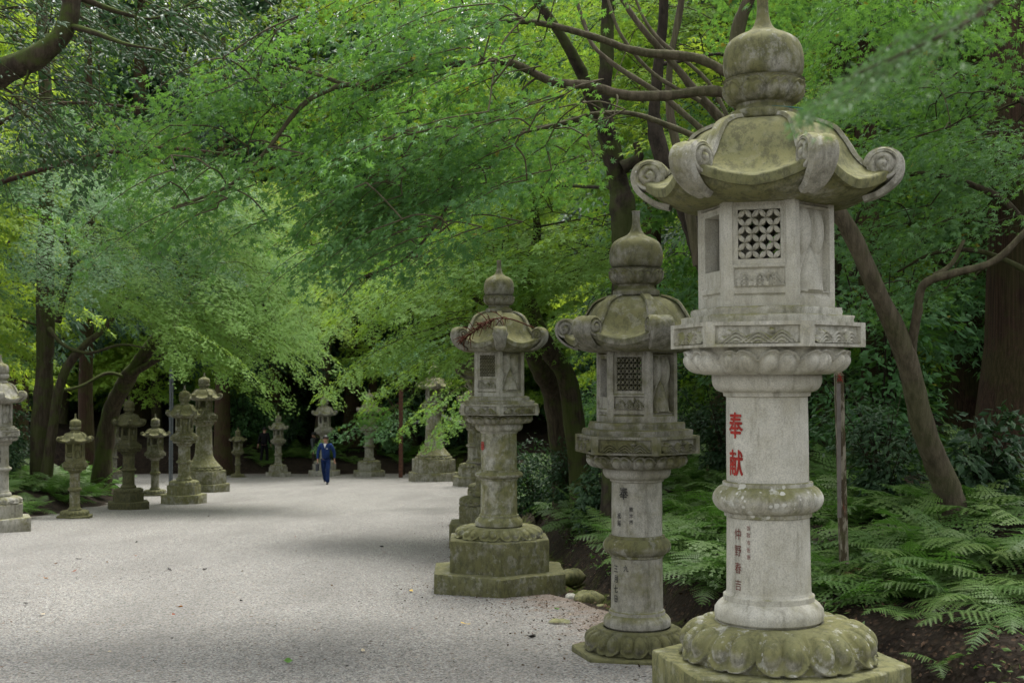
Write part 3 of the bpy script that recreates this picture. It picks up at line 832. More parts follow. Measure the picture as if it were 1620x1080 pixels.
py_ = np.concatenate([np.arange(-40, 4, .5), np.arange(4, 58.6, .16)])
nc = 90
V = []; ed = []
for y in py_:
    a = float(xl(y)) - .05 + .12 * math.sin(y * 2.1) + .06 * math.sin(y * 5.3); b = float(xr(y)) + .62 + .07 * math.sin(y * 2.7 + 1) + .04 * math.sin(y * 6.1)
    t = np.linspace(0, 1, nc); t = .5 - .5 * np.cos(t * PI) if False else t
    x = a + (b - a) * t
    V.append(np.stack([x, np.full(nc, y), -.052 * y + .004 + .012 * np.sin(x * 1.3 + y * .7) * np.sin(y * .9) - .05 * (np.abs(t - .5) > .497)], -1))
    dr = b - x; dl = x - a
    ed.append(np.clip(1 - dr / 1.6, 0, 1) * (1 if y > 8.0 else .8) + np.clip(1 - dl / .8, 0, 1) * .8 + np.clip((y - 56.8) / 1.5, 0, 1))
mb = MB(); mb.add(np.vstack(V), gridfaces(nc, len(py_)), edge=np.concatenate(ed))
g = mb.build('gravel_path', GRAVEL); tag(g, None, None, None, 'structure')
# ------------------------------------------------------------------ foliage
def star_template(lobes, notch=.30, droop=.16):
    """palmate leaf: (angle, length) per lobe; one quad per lobe"""
    n = len(lobes); v = [(0, 0, 0)]; 
    angs = [a for a, _ in lobes]
    na = [angs[0] - .55 * (angs[1] - angs[0])] + [.5 * (angs[i] + angs[i + 1]) for i in range(n - 1)] + [angs[-1] + .55 * (angs[-1] - angs[-2])]
    for a in na: v.append((notch * math.cos(a), notch * math.sin(a), .015))
    for a, l in lobes: v.append((l * math.cos(a), l * math.sin(a), -droop * l))
    f = [[0, 1 + i, 2 + n + i, 2 + i] for i in range(n)]
    return np.array(v), np.array(f)
def rl(*deg): return [(math.radians(a), l) for a, l in deg]
STAR5 = star_template(rl((-118, .45), (-80, .78), (-40, .96), (0, 1.08), (40, .96), (80, .78), (118, .45)), .36, .22)
STAR3 = star_template(rl((-62, .85), (0, 1), (62, .85)), .30)
BLADE = (np.array([(0, 0, 0), (.45, -.24, -.05), (1, 0, -.12), (.45, .24, -.05), (.45, 0, .03)]), np.array([[0, 1, 2, 4], [0, 4, 2, 3]]))
DIAM = (np.array([(0, 0, 0), (.5, -.30, .0), (1, 0, -.10), (.5, .30, .0)]), np.array([[0, 1, 2, 3]]))
NEEDLE = (np.array([(0, 0, 0), (.5, -.13, .02), (1, 0, -.16), (.5, .13, .02)]), np.array([[0, 1, 2, 3]]))

def unit(v): return v / (np.linalg.norm(v, axis=-1, keepdims=True) + 1e-9)
def leaves(mb, P, N, D, S, tpl, tone=None):
    """place a leaf at each point P, face normal N, tip towards D, size S"""
    T = unit(D - N * (D * N).sum(-1, keepdims=True)); B = np.cross(N, T)
    v, f = tpl; n = len(P); m = len(v)
    X = P[:, None] + S[:, None, None] * (v[None, :, 0:1] * T[:, None] + v[None, :, 1:2] * B[:, None] + v[None, :, 2:3] * N[:, None])
    F = (f[None] + (np.arange(n) * m)[:, None, None]).reshape(-1, f.shape[1])
    mb.add(X.reshape(-1, 3), F, rnd=np.repeat(R.random(n) if tone is None else np.clip(tone + R.normal(0, .16, n), 0, .98) + (R.random(n) < .004), m))

class Tree:
    def __init__(self, name, pos, label, cat='tree', group=None, rz=0):
        self.root = empty(name, pos, rz); tag(self.root, label, cat, group)
        self.o = np.array(pos, float); self.wood = MB(); self.crown = MB(); self.nodes = []; self.parts = []
    def limb(self, pts, r0, r1, n=10, k=6, rough=.05, wob=.0, own=None):
        P = smooth_line(np.array(pts) - self.o, k)
        if wob: P[1:-1] += np.cumsum(R.normal(0, wob, (len(P) - 2, 3)), 0) * .4
        t = np.linspace(0, 1, len(P)); r = r0 + (r1 - r0) * t ** .8
        bmp = R.normal(0, 1, len(P)); bmp = np.convolve(np.pad(bmp, 2, mode='edge'), np.ones(5) / 5, 'valid'); r = r * (1 + .16 * bmp) * (1 + .30 * np.exp(-np.arange(len(P)) / 1.5) * (r0 > .12))
        mb = self.wood if own is None else MB()
        tube(mb, P, r, n, rough)
        if own is not None: self.parts.append((own, mb))
        self.nodes += [(p, rr) for p, rr in zip(P, r)]
        return P + self.o
    def spray(self, o, dr, L, Wd, n, size, tpl=STAR3, a=.15, b=.35, side=.35, jit=.035, nj=.35, twig=.006):
        o = np.asarray(o, float) - self.o
        dr = np.array([dr[0], dr[1], 0.]); dr /= np.linalg.norm(dr); sd = np.array([-dr[1], dr[0], 0])
        t = R.random(n) ** .75; w = Wd * (np.sin(PI * np.clip(t * .88 + .10, 0, 1)) ** .7)
        # leaves gather on side twigs, which leaves gaps between them
        K = 7
        tk = (np.floor(t * K) + .5 + R.normal(0, .16, n)) / K
        t = np.where(R.random(n) < .7, np.clip(tk, 0, 1.05), t)
        s = R.uniform(-1, 1, n); bow = .28 * np.abs(s)
        tt = t + bow * Wd / L * .6
        P = o + dr * (L * tt)[:, None] + sd * (s * w)[:, None]
        P[:, 2] += -L * (a * tt + b * tt ** 2) - side * (s * w) ** 2 / max(Wd, .1) + R.normal(0, jit, n)
        N = np.stack([dr[0] * (a + 2 * b * tt), dr[1] * (a + 2 * b * tt), np.ones(n)], -1) + sd * (2 * side * s * w / max(Wd, .1))[:, None]
        N = unit(N + R.normal(0, nj, (n, 3)))
        D = dr + sd * (s * 1.1)[:, None] + R.normal(0, .35, (n, 3))
        leaves(self.crown, P, N, D, size * R.uniform(.8, 1.2) * R.uniform(.6, 1.3, n), tpl, R.random())
        if twig:
            tp = np.linspace(0, 1, 5); Q = o + dr * (L * tp)[:, None]; Q[:, 2] -= L * (a * tp + b * tp ** 2)
            tube(self.wood, Q, twig * np.array([1, .8, .6, .45, .3]), 4, cap=False)
    def join(self, q, rmax=.03):
        """thin branch from the nearest limb to q"""
        if not self.nodes: return
        q = np.asarray(q, float) - self.o
        A = np.array([p for p, _ in self.nodes]); i = int(np.argmin(((A - q) * [1, 1, 1.6]) @ np.diag([1, 1, 1]) @ np.ones(3) * 0 + np.linalg.norm((A - q) * [1, 1, 1.5], axis=1)))
        p, r = self.nodes[i]
        d = np.linalg.norm(q - p)
        if d < .05: return
        mid = (p + q) / 2 + np.array([R.normal(0, .08), R.normal(0, .08), .10]) * d
        P = smooth_line([p, mid, q], 5); r0 = min(r * .6, .008 + .009 * d, rmax)
        tube(self.wood, P, np.linspace(r0, .006, len(P)), 5, cap=False)
        self.nodes += [(x, .012) for x in P[3:]]
    def fill(self, rect, d, n, L, Wd, leaf_n, size, dirs, tpl=STAR3, poly=None, **kw):
        """n sprays whose middles lie in a region of the view (photo pixels), between two depths"""
        kk = 0
        for _ in range(n):
            if kk == 0:                                   # sprays come in tiers of three or four side by side
                for _try in range(30):
                    px = R.uniform(rect[0], rect[2]); py = R.uniform(rect[1], rect[3])
                    if poly is None or inpoly(px, py, poly): break
                q0 = at(px, py, R.uniform(*d)); kk = int(R.integers(3, 5)); az0 = dirs[0] + R.normal(0, dirs[1])
            kk -= 1
            az = az0 + R.normal(0, .22); dr = np.array([math.sin(az), math.cos(az)])
            sd_ = np.array([dr[1], -dr[0], 0])
            q = q0 + sd_ * R.normal(0, Wd * 1.1) + np.array([dr[0], dr[1], 0]) * R.normal(0, L * .25) + np.array([0, 0, R.normal(0, .05)])
            l = L * R.uniform(.7, 1.25)
            a, b = kw.get('a', .15), kw.get('b', .35)
            o = q - np.array([dr[0], dr[1], 0]) * l * .5 + np.array([0, 0, l * (a * .5 + b * .25)])
            if o[2] < gz(o[0], o[1]) + .3: continue
            self.join(o)
            self.spray(o, dr, l, Wd * R.uniform(.7, 1.25), int(leaf_n * R.uniform(.7, 1.2)), size, tpl, **kw)
    def build(self, bark, leaf, moss=.5, trunk='trunk', crown='crown'):
        if self.wood.n: self.wood.build(trunk, bark, self.root, color=(moss, 1, 1, 1))
        for nm, mb in self.parts: mb.build(nm, bark, self.root, color=(moss, 1, 1, 1))
        if self.crown.n: self.crown.build(crown, leaf, self.root, smooth=False)
        return self.root

def inpoly(x, y, P):
    c = False; j = len(P) - 1
    for i in range(len(P)):
        if (P[i][1] > y) != (P[j][1] > y) and x < (P[j][0] - P[i][0]) * (y - P[i][1]) / (P[j][1] - P[i][1]) + P[i][0]: c = not c
        j = i
    return c

def px_line(L, d0, d1=None):
    """photo pixels and depths to points; L holds (x, y) or (x, y, depth)"""
    n = len(L); d1 = d0 if d1 is None else d1
    return [at(p[0], p[1], p[2] if len(p) > 2 else d0 + (d1 - d0) * i / max(n - 1, 1)) for i, p in enumerate(L)]
def foot(px, py, d, sink=.15):
    p = at(px, py, d); p[2] = gz(p[0], p[1]) - sink; return p
deg = math.radians
# ---- the maple that arches over the walk from the right bank
b = foot(1518, 815, 11.8)
T = Tree('maple_tree', b, 'leaning maple behind the tallest lantern whose long limbs arch left over the walk', 'tree')
tr = T.limb([b, at(1497, 770, 11.7), at(1462, 680, 11.5), at(1432, 560, 11.3), at(1385, 455, 11.1), at(1335, 350, 11), at(1262, 265, 10.9), at(1180, 190, 10.8), at(1165, 110, 10.7), at(1168, 45, 10.7), at(1195, -40, 10.6), at(1180, -160, 10.4)], .125, .045, 14, 6, .03)
T.limb(px_line([(1440, 565), (1450, 500), (1462, 450), (1510, 432), (1575, 412), (1640, 350), (1720, 300)], 11.3, 10.5), .05, .022, 8, own='branch')
T.limb(px_line([(1478, 437), (1505, 418), (1525, 380)], 11.1), .035, .015, 6, own='branch')
l1 = T.limb(px_line([(1185, 195), (1160, 155), (1120, 144), (1050, 152), (985, 150), (930, 135), (875, 130), (810, 100), (760, 98), (700, 104), (650, 110), (600, 118), (560, 135), (500, 118), (455, 105)], 10.8, 10.2), .060, .012, 10, own='branch')
T.limb(px_line([(1155, 118), (1100, 92), (1010, 82), (950, 62), (880, 42), (820, 34), (740, 36), (690, 44), (640, 60), (590, 100), (560, 125)], 10.7, 10.9), .042, .012, 8, own='branch')
T.limb(px_line([(640, 110), (590, 140), (545, 135), (480, 165), (420, 240), (360, 295), (270, 330)], 10.4, 9.9), .030, .010, 7, own='branch')
T.limb(px_line([(1115, 222), (1060, 200), (1000, 180), (940, 180), (900, 192), (850, 205), (800, 215)], 11.2, 12), .034, .012, 8, own='branch')
T.limb(px_line([(1200, -20), (1240, -60), (1330, -90)], 10.6, 9.5), .05, .02, 8, own='branch')
T.limb(px_line([(735, 200), (722, 270), (700, 340), (640, 410), (570, 440), (540, 470)], 10.3, 10.8), .018, .006, 5, own='branch')
# hanging star-leaved foliage in layers
west = deg(-80)
T.fill((300, 60, 820, 340), (9.6, 11.6), 70, 1.0, .42, 125, .046, (west, .5), STAR5, nj=.55, jit=.05, poly=[(300, 110), (420, 60), (820, 40), (830, 330), (640, 330), (520, 250), (420, 300), (300, 200)], a=.10, b=.28)
T.fill((480, 180, 860, 420), (9.6, 11.4), 56, .9, .40, 125, .046, (west, .5), STAR5, nj=.55, jit=.05, poly=[(560, 180), (860, 170), (880, 330), (760, 380), (640, 420), (560, 380)], a=.15, b=.34)
T.fill((480, -60, 900, 60), (9.6, 11.8), 30, 1.0, .45, 110, .046, (west, .9), STAR5, nj=.55, jit=.05)
T.fill((420, 300, 620, 520), (10, 11), 12, .7, .25, 90, .042, (west, .4), STAR5, poly=[(520, 300), (640, 330), (560, 440), (500, 430)], a=.25, b=.4)
T.fill((250, 230, 420, 360), (9.8, 10.5), 16, .8, .36, 110, .046, (deg(-60), .4), STAR5, nj=.55, jit=.05, a=.2, b=.4)
T.fill((1180, -60, 1560, 60), (9.5, 12), 40, 1.0, .45, 150, .046, (deg(60), 1.0), STAR5)
T.build(BARKP, LEAF_M, .25)

# ---- maple spray at the right, in front of the big cedar
b = foot(1700, 800, 11.5)
T = Tree('maple_tree', b, 'maple at the right edge with sprays of dark green leaves crossing the big cedar trunk', 'tree')
T.limb([b, at(1690, 600, 11.6), at(1660, 420, 11.8), at(1700, 200, 12), at(1660, 0, 12), at(1650, -150, 12)], .16, .06)
T.limb(px_line([(1665, 430), (1600, 330), (1530, 290), (1450, 275), (1380, 300), (1350, 360)], 11.8, 12.5), .05, .012, 7, own='branch')
T.limb(px_line([(1690, 220), (1600, 150), (1480, 120), (1390, 130)], 12, 13), .05, .012, 7, own='branch')
T.limb(px_line([(1665, 450), (1560, 400), (1480, 400), (1420, 430)], 11.7, 13), .035, .012, 7, own='branch')
T.fill((1320, 60, 1580, 260), (11.4, 14), 50, 1.1, .5, 130, .047, (deg(-100), .6), STAR5, nj=.5, jit=.05, a=.12, b=.22)
T.fill((1330, 240, 1530, 470), (11.6, 14), 44, 1.1, .5, 130, .047, (deg(-100), .6), STAR5, nj=.5, jit=.05, a=.12, b=.25)
T.fill((1500, 160, 1660, 320), (11, 12.4), 9, 1.0, .45, 130, .047, (deg(-100), .5), STAR5, nj=.5, jit=.05, a=.12, b=.25)
T.build(BARK, LEAF_M, .4)

# ---- slender pale maple standing behind the roof of the tall lantern
b = foot(1245, 640, 13.6)
T = Tree('maple_tree', b, 'slender pale-barked maple with a fan of forked stems above the second lantern', 'tree')
T.limb([b, at(1250, 450, 13.6), at(1235, 300, 13.6), at(1205, 270, 13.5), at(1150, 200, 13.4), at(1105, 150, 13.3), at(1060, 95, 13.2), at(1020, 50, 13), at(985, 0, 13), at(960, -60, 12.8)], .080, .022, own='stem')
T.limb(px_line([(1232, 290), (1225, 210), (1240, 150), (1260, 100)], 13.6, 14), .05, .02, 7, own='stem')
T.limb(px_line([(1205, 200), (1235, 165), (1270, 150)], 13.6, 14), .03, .012, 6, own='stem')
T.limb(px_line([(1105, 420), (1090, 330), (1075, 250), (1060, 180), (1060, 100), (1075, 20), (1085, -60)], 14.2, 14.2), .065, .03, 8, own='stem')
T.limb(px_line([(1110, 205), (1045, 150), (985, 112), (940, 75), (925, 40), (905, -20)], 13, 13.4), .036, .018, 7, own='stem')
T.limb(px_line([(1108, 160), (1035, 118), (985, 60), (965, 10), (950, -50)], 13.2, 13.6), .028, .014, 7, own='stem')
T.limb(px_line([(1165, 215), (1120, 130), (1040, 60), (1010, 10), (990, -50)], 13.0, 13.6), .025, .012, 7, own='stem')
T.fill((860, -40, 1300, 180), (17, 20.5), 80, 1.1, .5, 100, .062, (deg(-60), 1.4), STAR3, a=.1, b=.2)
T.fill((880, 150, 1130, 330), (17, 19), 40, .9, .45, 90, .062, (deg(-100), 1.2), STAR3, a=.1, b=.25)
T.build(BARKP, LEAF_L, .2)

# ---- big dark trunk with a leaning limb, above the second lantern
b = foot(975, 640, 16.5)
T = Tree('cherry_tree', b, 'old dark cherry trunk with a leaning limb rising above the second lantern', 'tree')
T.limb([b, at(988, 470, 16.5), at(985, 330, 16.5), at(978, 290, 16.5), at(962, 215, 16.4), at(955, 170, 16.4), at(960, 90, 16.4), at(962, 0, 16.4), at(970, -120, 16.2)], .20, .07, 12)
T.limb(px_line([(975, 250), (940, 165), (915, 105), (880, 45), (820, -40)], 16.4, 15.4), .10, .05, 10, own='branch')
T.limb(px_line([(985, 265), (1010, 250), (1006, 225)], 16.3, 16.2), .10, .05, 8, own='branch')
T.limb(px_line([(965, 205), (920, 190), (870, 200), (800, 215), (760, 260)], 16.2, 15.5), .06, .02, 7, own='branch')
T.fill((760, 200, 950, 430), (16.8, 20), 60, 1.2, .5, 120, .07, (deg(-120), 1.0), STAR3, a=.12, b=.25)
T.fill((800, -40, 1100, 120), (17, 20), 50, 1.2, .5, 110, .07, (deg(-90), 1.5), STAR3, a=.12, b=.2)
T.build(BARKD, LEAF_L, .5)

b = foot(1225, 640, 14.8)
T = Tree('cherry_tree', b, 'black speckled tree trunk slanting down behind the roof of the tall lantern', 'tree')
T.limb([b, at(1190, 560, 14.8), at(1145, 470, 14.8), at(1108, 390, 14.8), at(1080, 320, 14.8), at(1050, 255, 14.9), at(1035, 190, 15), at(1040, 120, 15), at(1050, 0, 15), at(1040, -120, 15)], .20, .04, 12)
T.fill((1000, 60, 1280, 260), (15.2, 18), 40, 1.2, .5, 110, .07, (deg(0), 2), STAR3, a=.12, b=.2)
T.build(BARKD, LEAF_Y, 0)

# ---- the two leaning limbs behind the third lantern, with drooping sprays to the left
b = foot(905, 668, 22)
T = Tree('maple_tree', b, 'maple leaning left behind the third lantern on two thick limbs', 'tree')
T.limb([b, at(882, 640, 21.8), at(858, 585, 21.4), at(832, 530, 21), at(800, 490, 20.6), at(762, 470, 20.4), at(725, 445, 20.6), at(690, 420, 20.8), at(640, 400, 21)], .26, .06, 12)
T.limb([foot(925, 660, 21), at(900, 612, 20.8), at(872, 560, 20.4), at(845, 500, 20), at(835, 430, 19.6), at(850, 370, 19.4), at(840, 300, 19)], .19, .05, 12, own='limb')
T.limb(px_line([(800, 492), (770, 505), (730, 520), (680, 540)], 20.5, 20), .05, .02, own='limb')
T.limb(px_line([(842, 470), (790, 400), (720, 370), (640, 370), (560, 420)], 20, 21), .06, .02, own='limb')
SW = deg(-115)
T.fill((560, 340, 860, 520), (18, 22), 92, 1.7, .48, 260, .052, (SW, .3), STAR3, poly=[(540, 445), (630, 370), (760, 310), (870, 320), (850, 450), (720, 475), (620, 470)], a=.18, b=.38, nj=.24, jit=.025)
T.fill((600, 520, 730, 600), (19, 21), 30, 1.5, .45, 260, .052, (SW, .35), STAR3, poly=[(600, 535), (690, 505), (735, 510), (725, 570), (650, 570)], a=.2, b=.4)
T.fill((760, 380, 960, 560), (17.5, 21), 30, 1.2, .5, 150, .065, (SW, .6), STAR3, a=.15, b=.3)
T.build(BARK, LEAF_L, .7)

# low bright spray in front of the flared far lantern
b = foot(800, 720, 30)
T = Tree('maple_tree', b, 'young bright maple drooping between the third lantern and the flared far one', 'tree')
T.limb([b, at(796, 640, 30), at(780, 600, 30), at(760, 600, 29.5), at(735, 610, 29)], .05, .02)
T.fill((690, 600, 750, 690), (27.5, 30), 8, 1.1, .42, 200, .06, (deg(-110), .3), STAR3, poly=[(755, 610), (755, 650), (725, 665), (708, 685), (700, 675), (715, 635)], a=.3, b=.5)
T.build(BARK, LEAF_L, .3)
b = foot(640, 740, 56)
T = Tree('maple_tree', b, 'blue-green maple spray hanging across the far lantern right of the man in blue', 'tree')
T.limb([b, at(632, 690, 55), at(620, 640, 53), at(600, 620, 52)], .06, .03)
T.fill((550, 640, 640, 690), (51, 53), 8, 1.8, .7, 200, .09, (deg(-100), .5), STAR3, a=.2, b=.4)
T.fill((560, 520, 700, 580), (52, 58), 24, 2.2, .9, 200, .11, (deg(-100), .8), STAR3, a=.2, b=.4)
T.build(BARK, LEAF_M, .3)

# ---- left: big leaning maple
b = foot(158, 706, 34)
T = Tree('maple_tree', b, 'big dark maple on the left leaning right towards the walk with a thick bent limb', 'tree')
T.limb([b, at(172, 665, 34), at(198, 605, 33.6), at(222, 570, 33.2), at(258, 525, 32.8), at(300, 470, 32), at(330, 446, 31.5), at(362, 440, 31), at(410, 470, 30.5), at(450, 540, 30)], .29, .06, 12)
T.limb(px_line([(212, 590), (262, 560), (310, 530), (380, 530), (440, 570)], 33.2, 31), .10, .03, own='limb')
T.limb(px_line([(300, 472), (320, 430), (290, 395), (300, 350), (340, 300)], 32, 32), .13, .04, own='limb')
T.limb(px_line([(292, 398), (335, 385), (400, 350)], 32, 31), .06, .02, own='limb')
T.limb(px_line([(205, 600), (170, 590), (130, 610), (90, 620)], 33.5, 32), .06, .03, own='limb')
E_ = deg(130)
T.fill((190, 280, 500, 460), (28, 33), 66, 2.5, .58, 420, .054, (E_, .28), STAR3, poly=[(190, 320), (300, 270), (410, 290), (470, 380), (480, 420), (420, 440), (330, 410), (210, 410)], a=.20, b=.40, nj=.22, jit=.025)
T.fill((210, 420, 500, 640), (27.5, 32), 84, 2.5, .58, 420, .054, (E_, .25), STAR3, poly=[(210, 440), (330, 410), (400, 430), (440, 490), (450, 530), (400, 572), (375, 560), (330, 520), (270, 520), (220, 500)], a=.24, b=.46, nj=.22, jit=.025)
T.fill((120, 420, 270, 490), (29, 33), 26, 2.0, .55, 360, .056, (E_, .6), STAR3, a=.2, b=.35)
T.build(BARK, LEAF_L, .7)

# ---- left: tall dark trunk with crossed stems
b = foot(62, 710, 31)
T = Tree('maple_tree', b, 'tall straight dark maple trunk near the left edge with a thin forked stem beside it', 'tree')
T.limb([b, at(68, 640, 31), at(72, 540, 31), at(72, 400, 31), at(74, 280, 31), at(72, 150, 31), at(66, 20, 31), at(70, -120, 31)], .25, .14, 12)
T.limb([foot(70, 700, 30.6), at(95, 610, 30.4), at(130, 550, 30.2), at(165, 520, 30), at(200, 470, 29.8)], .13, .05, own='limb')
T.limb(px_line([(92, 510), (100, 470), (112, 430), (108, 390), (106, 345), (122, 325), (140, 290)], 30.6, 30), .09, .03, own='limb')
T.limb(px_line([(108, 395), (85, 365), (60, 330), (20, 315)], 30.4, 29.5), .05, .02, own='limb')
T.limb(px_line([(114, 420), (135, 405), (170, 380)], 30.4, 29.5), .05, .02, own='limb')
T.limb(px_line([(78, 520), (100, 545), (140, 558), (190, 545), (230, 550)], 30.8, 29), .06, .02, own='limb')
T.fill((120, 270, 330, 430), (27, 31), 58, 2.2, .58, 400, .054, (deg(110), .6), STAR3, a=.2, b=.35)
T.fill((-40, 160, 190, 330), (31.6, 35), 50, 2.1, .58, 400, .054, (deg(140), .8), STAR3, a=.2, b=.35)
T.fill((-40, 330, 110, 540), (31.5, 35), 34, 2.0, .55, 380, .054, (deg(140), .8), STAR3, a=.2, b=.35)
T.build(BARK, LEAF_M, .5)

# ---- far maples, backlight tinted into their leaf colour, over the far end of the walk
b = foot(505, 715, 62)
T = Tree('maple_tree', b, 'sunlit maple with a forked trunk above the far end of the walk', 'tree')
T.limb([b, at(516, 560, 62), at(514, 470, 62), at(508, 420, 62), at(490, 380, 61), at(478, 340, 60)], .30, .14, 10)
T.limb(px_line([(508, 420), (512, 385), (512, 350), (530, 300)], 62), .18, .06, own='limb')
T.limb(px_line([(485, 365), (440, 350), (400, 330)], 61, 55), .09, .03, own='limb')
T.limb(px_line([(514, 470), (470, 440), (430, 430)], 62, 56), .09, .03, own='limb')
T.fill((380, 290, 530, 440), (50, 57), 70, 3.2, .95, 300, .10, (E_, .4), STAR3, poly=[(370, 300), (430, 285), (500, 320), (530, 430), (440, 440), (390, 400)], a=.22, b=.38)
T.fill((390, 420, 560, 500), (50, 57), 56, 3.0, .9, 280, .10, (E_, .4), STAR3, poly=[(390, 420), (520, 420), (560, 490), (500, 500), (430, 480)], a=.25, b=.4)
T.build(BARK, LEAF_Y, .5)
# ------------------------------------------------------------------ cedars, forest, understory
def cedar(name, b, H, r, label, group=None, crown_from=.35, dens=1.0, droop=.45, seed=0, size=.30, mesh=None, spread=3.0):
    T = Tree(name, b, label, 'tree', group)
    b = np.asarray(b)
    k = 14; zz = np.linspace(0, H, k); wob = np.cumsum(R.normal(0, .03, (k, 2)), 0)
    P = np.stack([b[0] + wob[:, 0], b[1] + wob[:, 1], b[2] + zz], -1)
    rr = r * (1 - .75 * zz / H) * (1 + .5 * np.exp(-zz / .5))
    tube(T.wood, P - T.o, rr, 16, .03)
    n = int(46 * dens * (1 - crown_from) * H / 12)
    for i in range(n):
        t = crown_from + (1 - crown_from) * R.random() ** 1.1
        z = t * H; az = R.random() * 2 * PI; L = spread * (1.15 - t) * R.uniform(.6, 1.1) + .5
        o = np.array([b[0], b[1], b[2] + z]); dr = np.array([math.cos(az), math.sin(az)])
        T.spray(o, dr, L, L * .32, int(95 * L / 2), size, NEEDLE, a=-.05, b=droop, side=.5, jit=.06, nj=.45, twig=.02)
    return T
# the great cedar at the right edge
b = foot(1622, 742, 14.2)
T = cedar('cedar_tree', b, 21, .43, 'massive straight cedar trunk filling the right edge of the picture', crown_from=.36, dens=.5, spread=3.5)
T.build(BARKC, LEAF_C, .25)
# straight cedars farther back
far = [(588, 742, 63, .24, 'straight brown cedar trunk rising from the dark above the rusty pole'),
       (432, 745, 64, .36, 'thick dark cedar trunk beside the walker in black'),
       (556, 745, 66, .46, 'broadest dark cedar trunk, between the far lanterns right of the man in blue'),
       (25, 700, 44, .42, 'greyish cedar trunk at the left edge behind the tall maple'),
       (140, 690, 47, .30, 'thin dark trunk behind the small green lantern'),
       (352, 690, 56, .38, 'pale grey cedar trunk under the bent maple limb'),
       (1150, 640, 24, .26, 'reddish cedar trunk between the second lantern and the tall one'),
       (1030, 640, 27, .24, 'thin cedar trunk just right of the second lantern'),
       (1395, 690, 19, .20, 'thin dark trunk left of the leaning maple trunk'),
       (1540, 640, 22, .36, 'shadowed cedar trunk just left of the great one')]
for i, (px, py, d, r, lab) in enumerate(far):
    T = cedar('cedar_tree', foot(px, py, d), R.uniform(19, 24), r, lab, 'cedar trunks standing in the forest', crown_from=.30 if d > 40 else .42, dens=.55, spread=4.2, size=.42)
    T.build(BARKC, LEAF_C, .3)
# dim cedar boughs with bare twigs, top left
b = foot(-120, 720, 24)
T = cedar('cedar_tree', b, 19, .32, 'cedar at the top left with dim hanging boughs and bare grey twigs', crown_from=.42, dens=2.2, droop=.5, spread=4.6, size=.13)
for i in range(46):
    q = at(R.uniform(-20, 260), R.uniform(10, 260), R.uniform(19, 23)); e = q + np.array([R.uniform(-.3, 1.3), R.uniform(-.5, .5), R.uniform(-.55, .25)])
    T.limb([q, (q + e) / 2 + [0, 0, .12], e], .013, .004, 4, 4)
for q in (at(60, 170, 21), at(180, 240, 21)):
    T.limb([np.array([b[0], b[1], q[2] - .5]), q, q + np.array([2.2, -.3, -.1])], .06, .015, 6)
T.build(BARKC, LEAF_C, .2)

# mossy limb in the top left corner, from a tree outside the picture
b = foot(-560, 900, 10.5)
T = Tree('oak_tree', b, 'mossy bent limb reaching into the top left corner with dark glossy leaves', 'tree')
T.limb([b, at(-420, 500, 10.5), at(-200, 220, 10.3), at(-60, 150, 10.2), at(10, 112, 10.1), at(60, 88, 10), at(98, 55, 10), at(112, 15, 10), at(114, -40, 10), at(130, -140, 10)], .14, .062, 12, rough=.03)
T.limb(px_line([(105, 40), (150, 52), (200, 70), (260, 80)], 10, 9.6), .03, .008, 6, own='branch')
T.limb(px_line([(112, -10), (190, 20), (250, 28), (330, -10)], 10, 10.6), .03, .008, 6, own='branch')
T.fill((0, 60, 210, 240), (9.8, 11.5), 30, .8, .3, 70, .058, (deg(100), .9), BLADE, a=.35, b=.5, nj=.6)
T.fill((200, -40, 420, 110), (10, 12), 44, .9, .35, 80, .058, (deg(100), .9), BLADE, a=.35, b=.5, nj=.6)
T.fill((0, -60, 240, 30), (10, 12), 20, .9, .35, 70, .058, (deg(100), .9), BLADE, a=.3, b=.4, nj=.6)
T.build(BARK, LEAF_D, 1.0)

# out-of-focus cypress sprig hanging close to the camera, from a tree beyond the right edge
b = np.array([3.4, 2.2, gz(3.4, 2.2) - .1])
T = Tree('cypress_tree', b, 'blurred cypress sprig hanging close to the camera at the upper right', 'tree')
T.limb([b, b + [0, .1, 2.2], at(1960, -260, 2.5), at(1800, -200, 2.45)], .10, .03, 8)
T.limb([at(1800, -200, 2.45), at(1700, -120, 2.4), at(1610, -25, 2.3), at(1530, 35, 2.25), at(1440, 80, 2.2), at(1350, 118, 2.2)], .012, .0012, 6)
for px, py, L, az in ((1640, -40, .26, -60), (1600, -10, .24, -100), (1570, 5, .24, -70), (1530, 40, .22, -110), (1500, 60, .20, -60), (1470, 70, .20, -120), (1440, 85, .18, -70), (1410, 95, .16, -110), (1385, 108, .13, -90), (1560, 20, .25, -140), (1600, -40, .25, -80), (1480, 40, .16, -90)):
    o = at(px, py, 2.25)
    T.spray(o, np.array([math.sin(deg(az)), math.cos(deg(az))]), L * 1.15, .075, 110, .019, NEEDLE, a=.30, b=.35, side=.3, jit=.006, nj=.5, twig=.0015)
T.build(BARK, LEAF_CS, .1)

